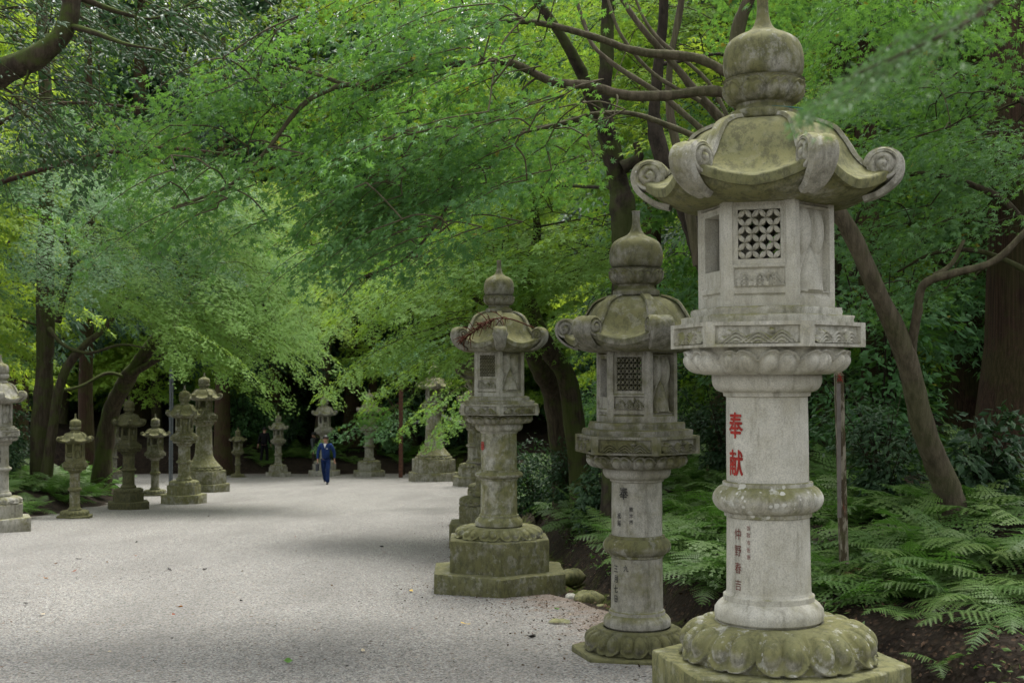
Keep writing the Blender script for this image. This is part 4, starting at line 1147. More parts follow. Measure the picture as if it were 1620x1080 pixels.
# ---- generic forest trees: a few makes, copied
def broad(seed, H, spreadR, nsp, leaf, size, tpl, low=.12, label=None):
    T = Tree('forest_tree', (0, 0, 0), label, 'tree')
    nl = 9
    T.limb([(0, 0, -.4), (.1, .1, H * .2), (-.15, .2, H * .45), (.2, -.1, H * .7), (.1, 0, H * .95)], H * .020, .04, 9, wob=.03)
    for i in range(nl):
        az = 2 * PI * i / nl + R.normal(0, .3); z0 = H * R.uniform(.12, .7); L = spreadR * R.uniform(.5, .9)
        e = np.array([math.cos(az) * L, math.sin(az) * L, z0 + H * R.uniform(.08, .22)])
        T.limb([(0, 0, z0), e * [.45, .45, 0] + [0, 0, z0 + (e[2] - z0) * .7], e], H * .008, .02, 6, wob=.05)
    for i in range(nsp):
        z = H * (low + (1 - low) * R.random()); rmax = spreadR * math.sqrt(max(.05, 1 - ((z / H - .5) / .56) ** 2))
        az = R.random() * 2 * PI; rr = rmax * (.25 + .6 * math.sqrt(R.random()))
        dr = np.array([math.cos(az), math.sin(az)]); L = R.uniform(1.2, 2.4)
        q = np.array([dr[0] * rr, dr[1] * rr, z])
        if R.random() < .4: T.join(q, .04)
        az += R.normal(0, .5); dr = np.array([math.cos(az), math.sin(az)])
        T.spray(q, dr, L, L * .42, leaf, size, tpl, a=.12, b=.32, twig=0, jit=.06, nj=.4)
    return T
protos = []
for i, (H, sr, ns, lf, sz, tp, mt, bk) in enumerate([(14, 4.6, 330, 95, .15, STAR3, LEAF_L, BARK), (17, 5.0, 380, 95, .17, STAR3, LEAF_Y, BARK),
        (13, 4.2, 330, 80, .17, BLADE, LEAF_D, BARKD), (16, 4.6, 360, 90, .16, STAR3, LEAF_M, BARK)]):
    T = broad(i, H, sr, ns, lf, sz, tp); o = T.build(bk, mt, .4); protos.append(o)
Tc = cedar('forest_tree', (0, 0, 0), 22, .34, '', crown_from=.10, dens=1.25, spread=4.4, size=.5); protos.append(Tc.build(BARKC, LEAF_C, .3))
KIND = ['light green leafy tree in the forest beyond the walk', 'yellow green leafy tree in the forest beyond the walk', 'dark glossy evergreen tree in the forest beyond the walk', 'mid green leafy tree in the forest beyond the walk', 'dark needled cedar in the forest beyond the walk']
usedp = set()
def forest(k, x, y, s=1.0, dz=0):
    src = protos[k]; o = src if k not in usedp else copy_tree(src); usedp.add(k)
    o.location = (x, y, gz(x, y) + dz); o.rotation_euler = (0, 0, R.random() * 2 * PI); o.scale = (s, s, s * R.uniform(.9, 1.15))
    o['label'] = KIND[k]; o['category'] = 'tree'; o['group'] = 'trees of the forest behind the lanterns'
    for ch in o.children: pass
    return o
pts = []
def free(x, y, dmin):
    if any((x - a) ** 2 + (y - b_) ** 2 < dmin ** 2 for a, b_ in pts): return False
    pts.append((x, y)); return True
def in_view(x, y, mrg=6): return abs(x) < y * .42 + mrg
# behind the far end
for i in range(900):
    y = R.uniform(64, 125); x = R.uniform(-58, 52)
    if in_view(x, y) and free(x, y, 6.4): forest(int(R.choice([0, 1, 2, 3, 4], p=[.27, .40, .10, .13, .10])), x, y, R.uniform(1.2, 1.9))
# right of the walk
for i in range(300):
    y = R.uniform(19, 64); x = xr(y) + R.uniform(5.5, 34)
    if in_view(x, y, 4) and free(x, y, 4.6): forest(int(R.choice([0, 1, 2, 3, 4], p=[.2, .2, .25, .2, .15])), x, y, R.uniform(.6, 1.0))
# left of the walk
for i in range(300):
    y = R.uniform(26, 64); x = xl(min(y, 36)) - R.uniform(4.5, 26)
    if 37 < y < 60 and x > -34: continue
    if in_view(x, y, 4) and free(x, y, 5.6): forest(int(R.choice([0, 1, 2, 3, 4], p=[.3, .45, .08, .12, .05])), x, y, R.uniform(.6, 1.0))
for x, y in ((-22, 62), (-27, 61.5), (-32, 62), (-17.5, 62.5)): forest(1, x, y, .8)

# ---- ferns
def frond(mb, L, az, el, wd, teeth, pairs, droop):
    keep = R.random((pairs + 1, 2)) > .06; curl = R.normal(0, .10, pairs + 1); lenv = R.uniform(.82, 1.08, (pairs + 1, 2)); sway = R.normal(0, .12)
    """one bipinnate frond rising from the origin and arching over"""
    t = np.linspace(0, 1, pairs + 1); r = L * (t - .12 * t ** 3); dx, dy = math.cos(az), math.sin(az)
    Q = np.stack([dx * r * math.cos(el), dy * r * math.cos(el), L * (math.sin(el) * t - droop * t ** 2)], -1)
    sd = np.array([-dy, dx, 0]); Q = Q + sd * (sway * L * t ** 2)[:, None]; T_ = np.gradient(Q, axis=0); T_ /= np.linalg.norm(T_, axis=1)[:, None]
    tube(mb, Q, .004 * (1 - .7 * t) * L / .8, 3, cap=False)
    Pl = []; 
    for i in range(1, pairs + 1):
        tt = t[i]; l = wd * L * (math.sin(PI * min(1, .13 + .87 * (1 - tt) ** .8)) if tt > .45 else .55 + .45 * (tt / .45)) * (1 if tt < .97 else .5)
        l = wd * L * ((.62 + .38 * tt / .35) if tt < .35 else max(0, 1 - (tt - .35) / .66) ** .75)
        for s in (-1, 1):
            if not keep[i, max(s, 0)]: continue
            d = sd * s + T_[i] * .42 + np.array([0, 0, -.12 + curl[i]]); d /= np.linalg.norm(d)
            f = T_[i] - d * T_[i].dot(d); f /= np.linalg.norm(f)
            w = L * .85 / pairs * .62
            u = np.linspace(0, 1, teeth + 1)
            for j in range(teeth):
                l2 = l * lenv[i, max(s, 0)]; a = Q[i] + d * l2 * u[j] + [0, 0, -.10 * l * u[j] ** 2]; e = Q[i] + d * l2 * u[j + 1] + [0, 0, -.10 * l * u[j + 1] ** 2]
                ww = w * (1 - .8 * u[j]) 
                tip = (e - a) * .9
                Pl.append([a, a + f * ww + tip, e]); Pl.append([a, e, a - f * ww + tip])
    Pl = np.array(Pl).reshape(-1, 3)
    k = R.random()
    mb.add(Pl, np.arange(len(Pl)).reshape(-1, 3), rnd=np.clip(k + R.normal(0, .1), 0, 1))
def fern_mesh(nf, L, teeth, pairs, flat=.35):
    mb = MB()
    for i in range(nf):
        frond(mb, L * R.uniform(.7, 1.15), 2 * PI * i / nf + R.normal(0, .3), R.uniform(flat, flat + .5), R.uniform(.26, .34), teeth, pairs, R.uniform(.25, .55))
    return mb
FG = 'ferns of the right bank'
near = []
def near_fern(px, py, d, nf, L, rot, label, leaf=None):
    p = foot(px, py, d, 0)
    o = empty('fern', p, rot); tag(o, label, 'fern', FG)
    for i in range(nf):
        mb = MB(); frond(mb, L * R.uniform(.75, 1.15), 2 * PI * i / nf + R.normal(0, .3), R.uniform(.25, .75), R.uniform(.26, .33), 8, 17, R.uniform(.3, .6))
        mb.build('frond', leaf or LEAF_F, o, smooth=False)
    return o
near_fern(1545, 935, 9.3, 8, 1.0, .3, 'large fern leaning in from the right edge behind the tall lantern')
near_fern(1440, 850, 10.6, 8, 1.05, 1.2, 'broad fern at the foot of the leaning maple')
near_fern(1340, 830, 10.6, 7, .9, 2.2, 'fern arching round the weathered stake')
near_fern(1570, 1055, 8.1, 5, .45, 2.6, 'low fern in the bottom right corner')
near_fern(1470, 965, 9.2, 6, .6, 1.7, 'drooping fern behind the right corner of the big lantern foot')
near_fern(1400, 965, 9.4, 5, .45, 2.9, 'short fern close to the lotus foot of the tall lantern')
near_fern(1510, 1010, 8.9, 7, .75, .2, 'bushy fern over the bare soil right of the big lantern foot')
near_fern(1600, 1045, 8.3, 7, .7, 1.1, 'fern leaning in at the lower right corner of the picture')
near_fern(1290, 850, 11.2, 8, 1.0, .6, 'tall fern left of the stake behind the lantern shaft')
near_fern(1480, 905, 9.9, 9, 1.15, .8, 'wide fern spreading between the stake and the leaning maple')
near_fern(1590, 965, 9.0, 8, .95, 1.9, 'dark fern drooping over the soil at the right edge')
near_fern(1330, 900, 10.4, 7, .8, .1, 'fern tucked close behind the shaft of the tall lantern')
near_fern(1560, 1010, 8.6, 6, .6, .5, 'small fern on the bare soil at the lower right edge')
near_fern(1435, 1010, 8.7, 5, .5, .9, 'small fern just right of the big lantern foot')
near_fern(1490, 1075, 8.0, 4, .3, .9, 'tiny seedling fern at the bottom right of the picture')
near_fern(1110, 860, 11.6, 8, .85, 2.9, 'fern hanging between the second lantern and the tall one')
near_fern(1075, 790, 12.4, 8, .95, 2.0, 'fern rising right behind the second lantern shaft')
near_fern(1130, 930, 11.2, 6, .7, 1.0, 'low fern over the earth bank left of the tall lantern foot')
near_fern(1610, 860, 9.8, 8, 1.1, 2.0, 'fern cut off by the right edge under the great cedar')
near_fern(1380, 910, 10.0, 4, .6, 2.0, 'half withered fern in the shade behind the tall lantern', LEAF_FD)
fm = [fern_mesh(8, 1.0, 6, 14).mesh('fern_fronds', LEAF_F, False) for _ in range(3)] + [fern_mesh(7, .9, 4, 12, .25).mesh('fern_fronds', LEAF_F, False) for _ in range(2)]
def fern(x, y, s, label, group):
    o = bpy.data.objects.new('fern', fm[int(R.integers(len(fm)))]); link(o)
    o.location = (x, y, gz(x, y) - .02); o.rotation_euler = (R.normal(0, .12), R.normal(0, .12), R.random() * 2 * PI); o.scale = (s, s, s * R.uniform(.8, 1.2))
    tag(o, label, 'fern', group)
n = 0; fp = []
while n < 190:
    y = 9.5 + 38 * R.random() ** 1.5; sx = 1.40 + 7 * R.random() ** 1.3; x = float(xr(y)) + sx
    if not in_view(x, y, .5) or any((x - a) ** 2 + (y - b_) ** 2 < (.24 + .010 * y) ** 2 for a, b_ in fp): continue
    fp.append((x, y)); fern(x, y, R.uniform(.7, 1.15) * (1 + .006 * y), 'green fern on the bank right of the lantern row', FG); n += 1
n = 0
while n < 55:
    y = 23 + 14 * R.random(); x = float(xl(y)) - .35 - 6 * R.random() ** 1.5
    if not in_view(x, y, .5): continue
    fern(x, y, R.uniform(.8, 1.3), 'green fern on the bank behind the left lanterns', 'ferns of the left bank'); n += 1
for i in range(30):
    x = R.uniform(-13, -2.5); y = R.uniform(60, 65)
    fern(x, y, R.uniform(1.0, 1.7), 'dark fern in the shade behind the far lanterns', 'ferns beyond the far lanterns')

# the rest of the fern thicket, too dense to count
mb = MB(); n = 0
src_ = [fern_mesh(7, 1.0, 5, 13, .3) for _ in range(3)]
while n < 230:
    y = 9.4 + 34 * R.random() ** 1.2; sx = 1.30 + 5.5 * R.random() ** 1.2; x = float(xr(y)) + sx
    if not in_view(x, y, .5): continue
    q = src_[int(R.integers(3))]; v = np.concatenate(q.v); a = R.random() * 6.3; sc_ = R.uniform(.5, .95) * (1 + .006 * y)
    M_ = np.array([[math.cos(a), -math.sin(a), 0], [math.sin(a), math.cos(a), 0], [R.normal(0, .1), R.normal(0, .1), 1]])
    base_ = mb.n; tone_ = float(R.random())
    mb.v.append((v @ M_.T * sc_ + [x, y, gz(x, y) - .03]).astype(np.float32)); mb.f += [f + base_ for f in q.f]; mb.n += len(v)
    mb.at.setdefault('rnd', []).append(np.clip(np.concatenate(q.at['rnd']) * .4 + tone_ * .6, 0, 1).astype(np.float32)); n += 1
o = mb.build('fern_thicket', LEAF_F, smooth=False); tag(o, None, None, None, 'stuff')

# ---- evergreen shrubs
def shrub(seed, H, ns, size, tpl=BLADE):
    T = Tree('evergreen_shrub', (0, 0, 0), '', 'shrub')
    for i in range(ns):
        az = R.random() * 2 * PI; lean = R.uniform(.05, .5)
        e = np.array([math.cos(az) * lean * H, math.sin(az) * lean * H, H * R.uniform(.55, 1)])
        P = T.limb([(0, 0, -.1), e * [.35, .35, .5], e], .014, .005, 5, 5)
        for t in np.linspace(.3, 1, 9):
            q = P[min(int(t * (len(P) - 1)), len(P) - 1)]
            a2 = R.random() * 2 * PI
            T.spray(q, np.array([math.cos(a2), math.sin(a2)]), .28 * H ** .5, .16, 16, size, tpl, a=.0, b=.3, twig=.003, jit=.05, nj=.5)
    return T
sh = [shrub(0, 1.1, 9, .13).build(BARKD, LEAF_D, .2), shrub(1, 1.9, 14, .11).build(BARKD, LEAF_D, .2), shrub(2, 2.8, 18, .11).build(BARKD, LEAF_M, .2)]
us = set()
def bush(k, x, y, s, label, group=None):
    o = sh[k] if k not in us else copy_tree(sh[k]); us.add(k)
    o.location = (x, y, gz(x, y)); o.rotation_euler = (0, 0, R.random() * 6.3); o.scale = (s, s, s); tag(o, label, 'shrub', group)
p = foot(945, 775, 17); bush(0, p[0], p[1], .85, 'glossy laurel shrub left of the second lantern shaft')
p = foot(900, 700, 21.5); bush(1, p[0], p[1], .75, 'dark ivy-like shrub between the third and second lanterns')
p = foot(850, 690, 24); bush(1, p[0], p[1], .9, 'dark shrub just right of the third lantern platform')
p = foot(1400, 720, 14); bush(1, p[0], p[1], .8, 'leafy shrub between the stake and the leaning maple')
p = foot(1560, 760, 12.6); bush(0, p[0], p[1], .9, 'broad-leaved shrub below the great cedar')
for i in range(46):
    y = R.uniform(15, 50); x = float(xr(y)) + R.uniform(4.2, 15)
    if in_view(x, y, 1): bush(int(R.integers(1, 3)), x, y, R.uniform(.8, 1.6), 'dark evergreen shrub in the forest right of the lantern row', 'shrubs of the forest floor on the right')
for i in range(30):
    y = R.uniform(25, 37); x = float(xl(y)) - R.uniform(2.0, 12)
    if in_view(x, y, 1): bush(int(R.integers(0, 3)), x, y, R.uniform(.7, 1.2), 'dark evergreen shrub in the forest behind the left lanterns', 'shrubs of the forest floor on the left')
for i in range(44):
    y = R.uniform(61, 72); x = R.uniform(-24, 4)
    bush(int(R.integers(1, 3)), x, y, R.uniform(.9, 1.7), 'dark evergreen shrub behind the far lanterns', 'shrubs behind the far lanterns')
# ------------------------------------------------------------------ people
def skin_mesh(name, nodes, edges, mat, parent, sub=2):
    """nodes: (x, y, z, radius[, radius2]); grown with a Skin modifier and applied"""
    me = bpy.data.meshes.new('skeleton'); me.from_pydata([n[:3] for n in nodes], edges, [])
    o = bpy.data.objects.new('skeleton', me); COL.objects.link(o)
    sk = o.modifiers.new('skin', 'SKIN'); sk.use_smooth_shade = True
    sd = o.modifiers.new('sub', 'SUBSURF'); sd.levels = sub; sd.render_levels = sub
    if not me.skin_vertices:
        bpy.context.view_layer.objects.active = o
        import bmesh
        bm = bmesh.new(); bm.from_mesh(me); bm.verts.layers.skin.verify(); bm.to_mesh(me); bm.free()
    for v, n in zip(me.skin_vertices[0].data, nodes):
        v.radius = (n[3], n[4] if len(n) > 4 else n[3])
    me.skin_vertices[0].data[0].use_root = True
    dg = bpy.context.evaluated_depsgraph_get()
    m2 = bpy.data.meshes.new_from_object(o.evaluated_get(dg)); m2.name = name
    bpy.data.objects.remove(o); bpy.data.meshes.remove(me)
    m2.materials.clear(); m2.materials.append(mat)
    for p in m2.polygons: p.use_smooth = True
    return link(bpy.data.objects.new(name, m2), parent)

SKIN = mat_plain('skin', (.42, .24, .17), .55, .3, .12, 30)
HAIR = mat_plain('black_hair', (.012, .011, .011), .5, .4, .3, 60)
def person(pos, rz, label, jacket, trousers, shoes, pose, shirt=None):
    root = empty('person', pos, rz); tag(root, label, 'person')
    J = pose  # joints: sides 'r' at -x, 'l' at +x when facing -y
    body = [(0, .02, .95, .06, .05), (0, .01, 1.12, .09, .07), (0, 0, 1.32, .11, .08), (0, -.005, 1.42, .07, .06), (0, -.02, 1.475, .052), (0, -.035, 1.53, .065, .075), (0, -.03, 1.59, .078, .092), (0, -.02, 1.635, .066, .08), (0, -.118, 1.548, .012)]
    ed = [(0, 1), (1, 2), (2, 3), (3, 4), (4, 5), (5, 6), (6, 7), (5, 8)]
    jk = [(0, .02, .84, .160, .120), (0, .015, 1.02, .16, .12), (0, 0, 1.22, .175, .12), (0, 0, 1.36, .155, .10), (0, -.005, 1.425, .085, .07)]; jed = [(0, 1), (1, 2), (2, 3), (3, 4)]
    tr = [(0, .02, .95, .140, .105)]; ted = []
    for s, sd in ((-1, 'r'), (1, 'l')):
        sh_, el, wr = (s * .19, 0, 1.375), J['el' + sd], J['wr' + sd]
        n = len(body); body += [(*sh_, .05), (*el, .042), (*wr, .028)]; ed += [(2, n), (n, n + 1), (n + 1, n + 2)]
        # hand: palm, four fingers curled a little, thumb
        w = np.array(wr); d = unit(w - np.array(el)); side = np.array([0, -1., 0]) * .8 + np.array([-s * .3, 0, 0]); side = unit(side - d * side.dot(d)); nrm = np.cross(d, side)
        pm_ = w + d * .055; m = len(body); body.append((*pm_, .030, .018)); ed.append((n + 2, m))
        for q, (off, ln) in enumerate(((.030, .070), (.010, .080), (-.010, .074), (-.028, .058))):
            a = pm_ + d * .045 + side * off; b_ = a + d * ln * .5 - nrm * s * .010; c_ = b_ + d * ln * .42 - nrm * s * .024
            k = len(body); body += [(*a, .0095), (*b_, .0085), (*c_, .007)]; ed += [(m, k), (k, k + 1), (k + 1, k + 2)]
        a = pm_ + side * .034; b_ = a + side * .02 + d * .04; k = len(body); body += [(*a, .010), (*b_, .008)]; ed += [(m, k), (k, k + 1)]
        hp, kn, an = (s * .09, .02, .86), J['kn' + sd], J['an' + sd]
        n = len(body); body += [(*hp, .055), (*kn, .045), (*an, .028), (an[0], an[1] - .04, an[2] - .055, .018)]; ed += [(0, n), (n, n + 1), (n + 1, n + 2), (n + 2, n + 3)]
        k = len(jk); cuff = tuple(np.array(el) + (np.array(wr) - np.array(el)) * .93)
        jk += [(s * .175, 0, 1.375, .078), (*(np.array(sh_) * .5 + np.array(el) * .5), .068), (*el, .058), (*cuff, .046)]; jed += [(3, k), (k, k + 1), (k + 1, k + 2), (k + 2, k + 3)]
        k = len(tr); ank = (an[0], an[1] - .01, an[2] - .045)
        tr += [(s * .085, .02, .84, .108, .105), (*(np.array(hp) * .5 + np.array(kn) * .5), .092, .095), (*kn, .076), (*(np.array(kn) * .45 + np.array(an) * .55), .072), (*ank, .075, .08)]; ted += [(0, k), (k, k + 1), (k + 1, k + 2), (k + 2, k + 3), (k + 3, k + 4)]
        skin_mesh('shoe', [(an[0], an[1] + .05, an[2] - .055, .040), (an[0], an[1] - .05, an[2] - .058, .042, .036), (an[0] + s * .012, an[1] - .15, an[2] - .066, .038, .026)], [(0, 1), (1, 2)], shoes, root, 1)
    skin_mesh('body', body, ed, SKIN, root)
    skin_mesh('jacket', jk, jed, jacket, root); skin_mesh('trousers', tr, ted, trousers, root)
    hair = MB()
    th, ph = np.meshgrid(np.linspace(0, 2 * PI, 28, endpoint=False), np.linspace(0, PI * .62, 12))
    front = np.clip(-np.sin(th), 0, 1)
    ph2 = ph * (1 - .42 * front ** 2)
    rr = 1.08 + .05 * np.sin(th * 7) * np.sin(ph2 * 5)
    hair.add(np.stack([.088 * rr * np.sin(ph2) * np.cos(th), -.025 + .105 * rr * np.sin(ph2) * np.sin(th), 1.612 + .105 * rr * np.cos(ph2)], -1).reshape(-1, 3), gridfaces(28, 12, True))
    hair.build('hair', HAIR, root)
    for s in (-1, 1):
        e = MB(); lathe(e, [(.001, -.012), (.012, -.006), (.014, 0), (.012, .006), (.001, .012)], 10); o = e.build('eye', HAIR, root); o.location = (s * .030, -.106, 1.588)
        e = MB(); box(e, (s * .031, -.112, 1.611), (.038, .012, .008)); e.build('eyebrow', HAIR, root)
        e = MB(); lathe(e, [(.001, -.03), (.014, -.02), (.018, 0), (.014, .022), (.001, .03)], 10); o = e.build('ear', SKIN, root); o.location = (s * .083, -.02, 1.575)
    m_ = MB(); box(m_, (0, -.100, 1.515), (.045, .012, .009)); m_.build('mouth', mat_lip, root)
    if shirt:
        q = MB(); t = np.linspace(0, 1, 7)
        L_ = np.stack([-.058 * (1 - t), -.085 - .055 * t ** .6, 1.435 - .165 * t], -1); Rr = L_ * [-1, 1, 1]
        q.add(np.concatenate([L_, (L_ + Rr) / 2 - [0, .012, 0], Rr]), gridfaces(7, 3)); q.build('shirt', shirt, root)
    return root
mat_lip = mat_plain('lips', (.28, .12, .10), .5, .3, .1)
BLUE = mat_plain('blue_work_cloth', (.017, .042, .150), .85, .15, .35, 9, .004)
NAVY = mat_plain('navy_work_cloth', (.012, .030, .110), .85, .15, .35, 9, .004)
BLACKC = mat_plain('black_cloth', (.012, .012, .014), .9, .1, .3, 9)
GREYC = mat_plain('grey_cloth', (.09, .10, .105), .9, .1, .25, 9)
KHAKI = mat_plain('dark_khaki_cloth', (.05, .043, .034), .9, .1, .25, 9)
SHOE = mat_plain('dark_leather', (.02, .022, .026), .45, .4, .3, 20)
WHITE = mat_plain('white_cotton', (.75, .76, .78), .9, .1, .06, 20)
pm0 = at(515, 765, 45); 
walk = dict(elr=(-.275, -.02, 1.10), wrr=(-.265, -.10, .86), ell=(.285, .10, 1.11), wrl=(.29, .12, .875),
            knr=(-.085, .05, .47), anr=(-.055, .20, .14), knl=(.115, -.15, .49), anl=(.12, -.20, .095))
man = person((pm0[0], pm0[1], pm0[2]), deg(-5), 'man in a blue work uniform walking towards the camera with a dark bag', BLUE, NAVY, SHOE, walk, WHITE)
man.scale = (1.0, 1.0, 1.0)
for x, z in ((-.075, 1.245), (.08, 1.25)):
    q = MB(); box(q, (x, -.128, z), (.075, .012, .012)); q.build('pocket_flap', NAVY if x < 0 else WHITE, man)
q = MB(); box(q, (0, -.136, 1.06), (.010, .010, .36)); q.build('zip', NAVY, man)
BAGM = mat_plain('dark_grey_leather', (.045, .05, .06), .5, .4, .2, 20)
bagm = empty('briefcase', man.location, man.rotation_euler[2]); tag(bagm, 'dark slim bag hanging from the right hand of the man in blue', 'bag')
q = MB(); pr = [(-.02, 0), (.03, .01), (.035, .2), (.02, .235)]
box(q, (-.270, -.115, .59), (.085, .24, .26)); o = q.build('bag_body', BAGM, bagm, sharp=30)
bv = o.modifiers.new('bevel', 'BEVEL'); bv.width = .018; bv.segments = 3
q = MB(); tube(q, [(-.270, -.175, .71), (-.270, -.17, .765), (-.270, -.115, .785), (-.270, -.06, .765), (-.270, -.055, .71)], .009, 6); q.build('handle', SHOE, bagm)

pb = at(418, 733, 60.3); pb[2] = gz(pb[0], pb[1])
stroll = dict(elr=(-.25, .02, 1.10), wrr=(-.27, -.10, .88), ell=(.25, .06, 1.10), wrl=(.26, .12, .87), knr=(-.09, -.12, .48), anr=(-.085, -.12, .10), knl=(.09, .05, .47), anl=(.085, .18, .13))
person(pb, deg(165), 'person in black walking away in the shade behind the far lanterns', BLACKC, BLACKC, SHOE, stroll)
pg = at(497, 733, 59.3); pg[2] = gz(pg[0], pg[1])
gp = person(pg, deg(-115), 'person in a grey shirt and dark trousers walking left behind the man in blue', GREYC, KHAKI, SHOE, stroll)
bk = empty('backpack', pg, deg(-115)); tag(bk, 'black backpack on the person in the grey shirt', 'backpack')
q = MB(); box(q, (0, .21, 1.22), (.30, .17, .44)); o = q.build('pack_body', BLACKC, bk, sharp=30); bv = o.modifiers.new('bevel', 'BEVEL'); bv.width = .05; bv.segments = 3
for s in (-1, 1):
    q = MB(); tube(q, smooth_line([(s * .10, .14, 1.42), (s * .115, .0, 1.475), (s * .12, -.13, 1.36), (s * .13, -.13, 1.2), (s * .15, .02, 1.06), (s * .12, .14, 1.05)], 4), .02, 6); q.build('shoulder_strap', BLACKC, bk)

# ------------------------------------------------------------------ poles, stake, shrine and small things
RUST = mat_plain('rusty_steel', (.115, .052, .032), .8, .3, .5, 14, .003)
GALV = mat_plain('grey_painted_steel', (.085, .10, .11), .45, .5, .2, 10)
TILE = mat_plain('grey_roof_tile', (.16, .165, .175), .5, .4, .3, 12)
WOODR = mat_plain('red_painted_wood', (.22, .045, .03), .7, .2, .35, 12)
WOODG = mat_plain('weathered_grey_wood', (.17, .15, .135), .85, .2, .3, 12)
p = at(634, 753, 51); r_ = empty('rusty_post', (p[0], p[1], p[2] - .05)); tag(r_, 'rusty brown steel post standing between two far lanterns', 'post')
q = MB(); box(q, (0, 0, 1.85), (.16, .10, 3.7)); o = q.build('post', RUST, r_, sharp=30); bv = o.modifiers.new('bevel', 'BEVEL'); bv.width = .012; bv.segments = 2
q = MB(); box(q, (0, 0, 3.72), (.19, .13, .03)); q.build('cap_plate', RUST, r_, sharp=30)
q = MB(); tube(q, [(-.08, 0, 3.0), (-.9, .3, 2.45), (-1.9, .7, 1.5)], .008, 4); q.build('stay_wire', RUST, r_)
p = at(269, 764, 44); r_ = empty('metal_pole', (p[0], p[1], p[2] - .05)); tag(r_, 'plain grey metal pole beside the stepped lantern on the left', 'pole')
q = MB(); tube(q, [(0, 0, 0), (0, 0, 2), (0, 0, 4.2)], .045, 14); q.build('pole', GALV, r_, sharp=40)
q = MB(); tube(q, [(.078, -.02, 0), (.078, -.02, 3.9)], .022, 8); q.build('conduit', GALV, r_, sharp=40)
q = MB()
for z in (.9, 2.3, 3.6): tube(q, [(0, 0, z - .03), (0, 0, z + .03)], .054, 14); box(q, (.045, -.02, z), (.12, .07, .03))
q.build('clamp', GALV, r_, sharp=40)
# small tiled shrine behind the flared far lantern
p = at(692, 752, 54); r_ = empty('wayside_shrine', (p[0], p[1], p[2])); tag(r_, 'small wooden shrine with a grey tiled roof behind the flared far lantern', 'shrine')
q = MB(); box(q, (0, 0, 1.72), (.62, .5, .62)); q.build('shrine_box', WOODG, r_, sharp=30)
q = MB(); box(q, (0, 0, .70), (.34, .30, 1.4)); q.build('post', WOODR, r_, sharp=30)
q = MB(); box(q, (0, 0, 1.37), (.95, .75, .06)); q.build('shelf', WOODG, r_, sharp=30)
q = MB()
for s in (-1, 1):
    u = np.linspace(0, 1, 9); wv = np.linspace(-.75, .75, 61)
    U, Wv = np.meshgrid(u, wv)
    z = 2.62 - .55 * U + .16 * U ** 2 + .05 * (np.abs(Wv) / .75) ** 3 + .018 * np.abs(np.sin(Wv * 24))
    top = np.stack([s * U * .98, Wv, z], -1); bot = top - [0, 0, .05]
    q.add(top.reshape(-1, 3), gridfaces(9, 61)); q.add(bot.reshape(-1, 3), gridfaces(9, 61))
    q.add(np.concatenate([top[:, -1], bot[:, -1]]), gridfaces(61, 2)); q.add(np.concatenate([top[0], bot[0]]), gridfaces(9, 2)); q.add(np.concatenate([top[-1], bot[-1]]), gridfaces(9, 2))
tube(q, [(0, -.78, 2.66), (0, 0, 2.64), (0, .78, 2.66)], .06, 8)
q.build('tiled_roof', TILE, r_, sharp=40)
# weathered stake behind the tall lantern
m = NT('peeling_white_paint'); v = m.objvec()
n1 = m.noise(m.scale(v, (10, 10, 2.2)), 2.2, 7, .7); n2 = m.noise(m.scale(v, (7, 7, 1.5)), 2, 5, .6)
c = m.mix(m.ramp(n1, .47, .55), (.062, .048, .028), (.24, .215, .165)); c = m.mix(m.ramp(n2, .64, .72, 0, .7), c, (.14, .035, .02)); c = m.mix(m.ramp(m.noise(v, 6, 4), .5, .7, 0, .6), c, (.07, .075, .03))
PAINT = m.done(c, .85, m.bump(n1, .01), .2)
p = foot(1337, 925, 10.4); top = at(1327, 588, 10.4); v = top - p
r_ = empty('wooden_stake', p); tag(r_, 'weathered wooden stake with peeling white paint behind the tall lantern', 'stake')
h = v[2]; q = MB(); w2 = .032
q.poly(np.array([(sx * w2 + t * v[0], sy * w2, z) for z, t in ((-.1, 0), (h - .03, 1)) for sx, sy in ((-1, -1), (1, -1), (1, 1), (-1, 1))]), [[0, 1, 5, 4], [1, 2, 6, 5], [2, 3, 7, 6], [3, 0, 4, 7]])
q.poly(np.array([(sx * w2 * 1.15 + v[0], sy * w2 * 1.15, h - .03) for sx, sy in ((-1, -1), (1, -1), (1, 1), (-1, 1))] + [(v[0], 0, h + .03)]), [[0, 1, 4], [1, 2, 4], [2, 3, 4], [3, 0, 4], [3, 2, 1, 0]])
q.build('post', PAINT, r_, sharp=30)
q = MB(); box(q, (v[0] * .66 - .030, -.052, h * .66), (.030, .016, h * .58)); q.build('lath', WOODG, r_, sharp=30)
q = MB()
for a_, b_, c_, d_ in ((-.02, .075, .02, .068), (-.016, .095, .012, .05), (-.018, .05, .018, .045), (.0, .10, .0, .03), (-.012, .065, -.02, .03), (.006, .06, .02, .028)):
    tube(q, [(v[0] + a_, -.036, h - .11 + b_), (v[0] + c_, -.036, h - .11 + d_)], .0022, 5)
q.build('painted_mark', RED, r_)
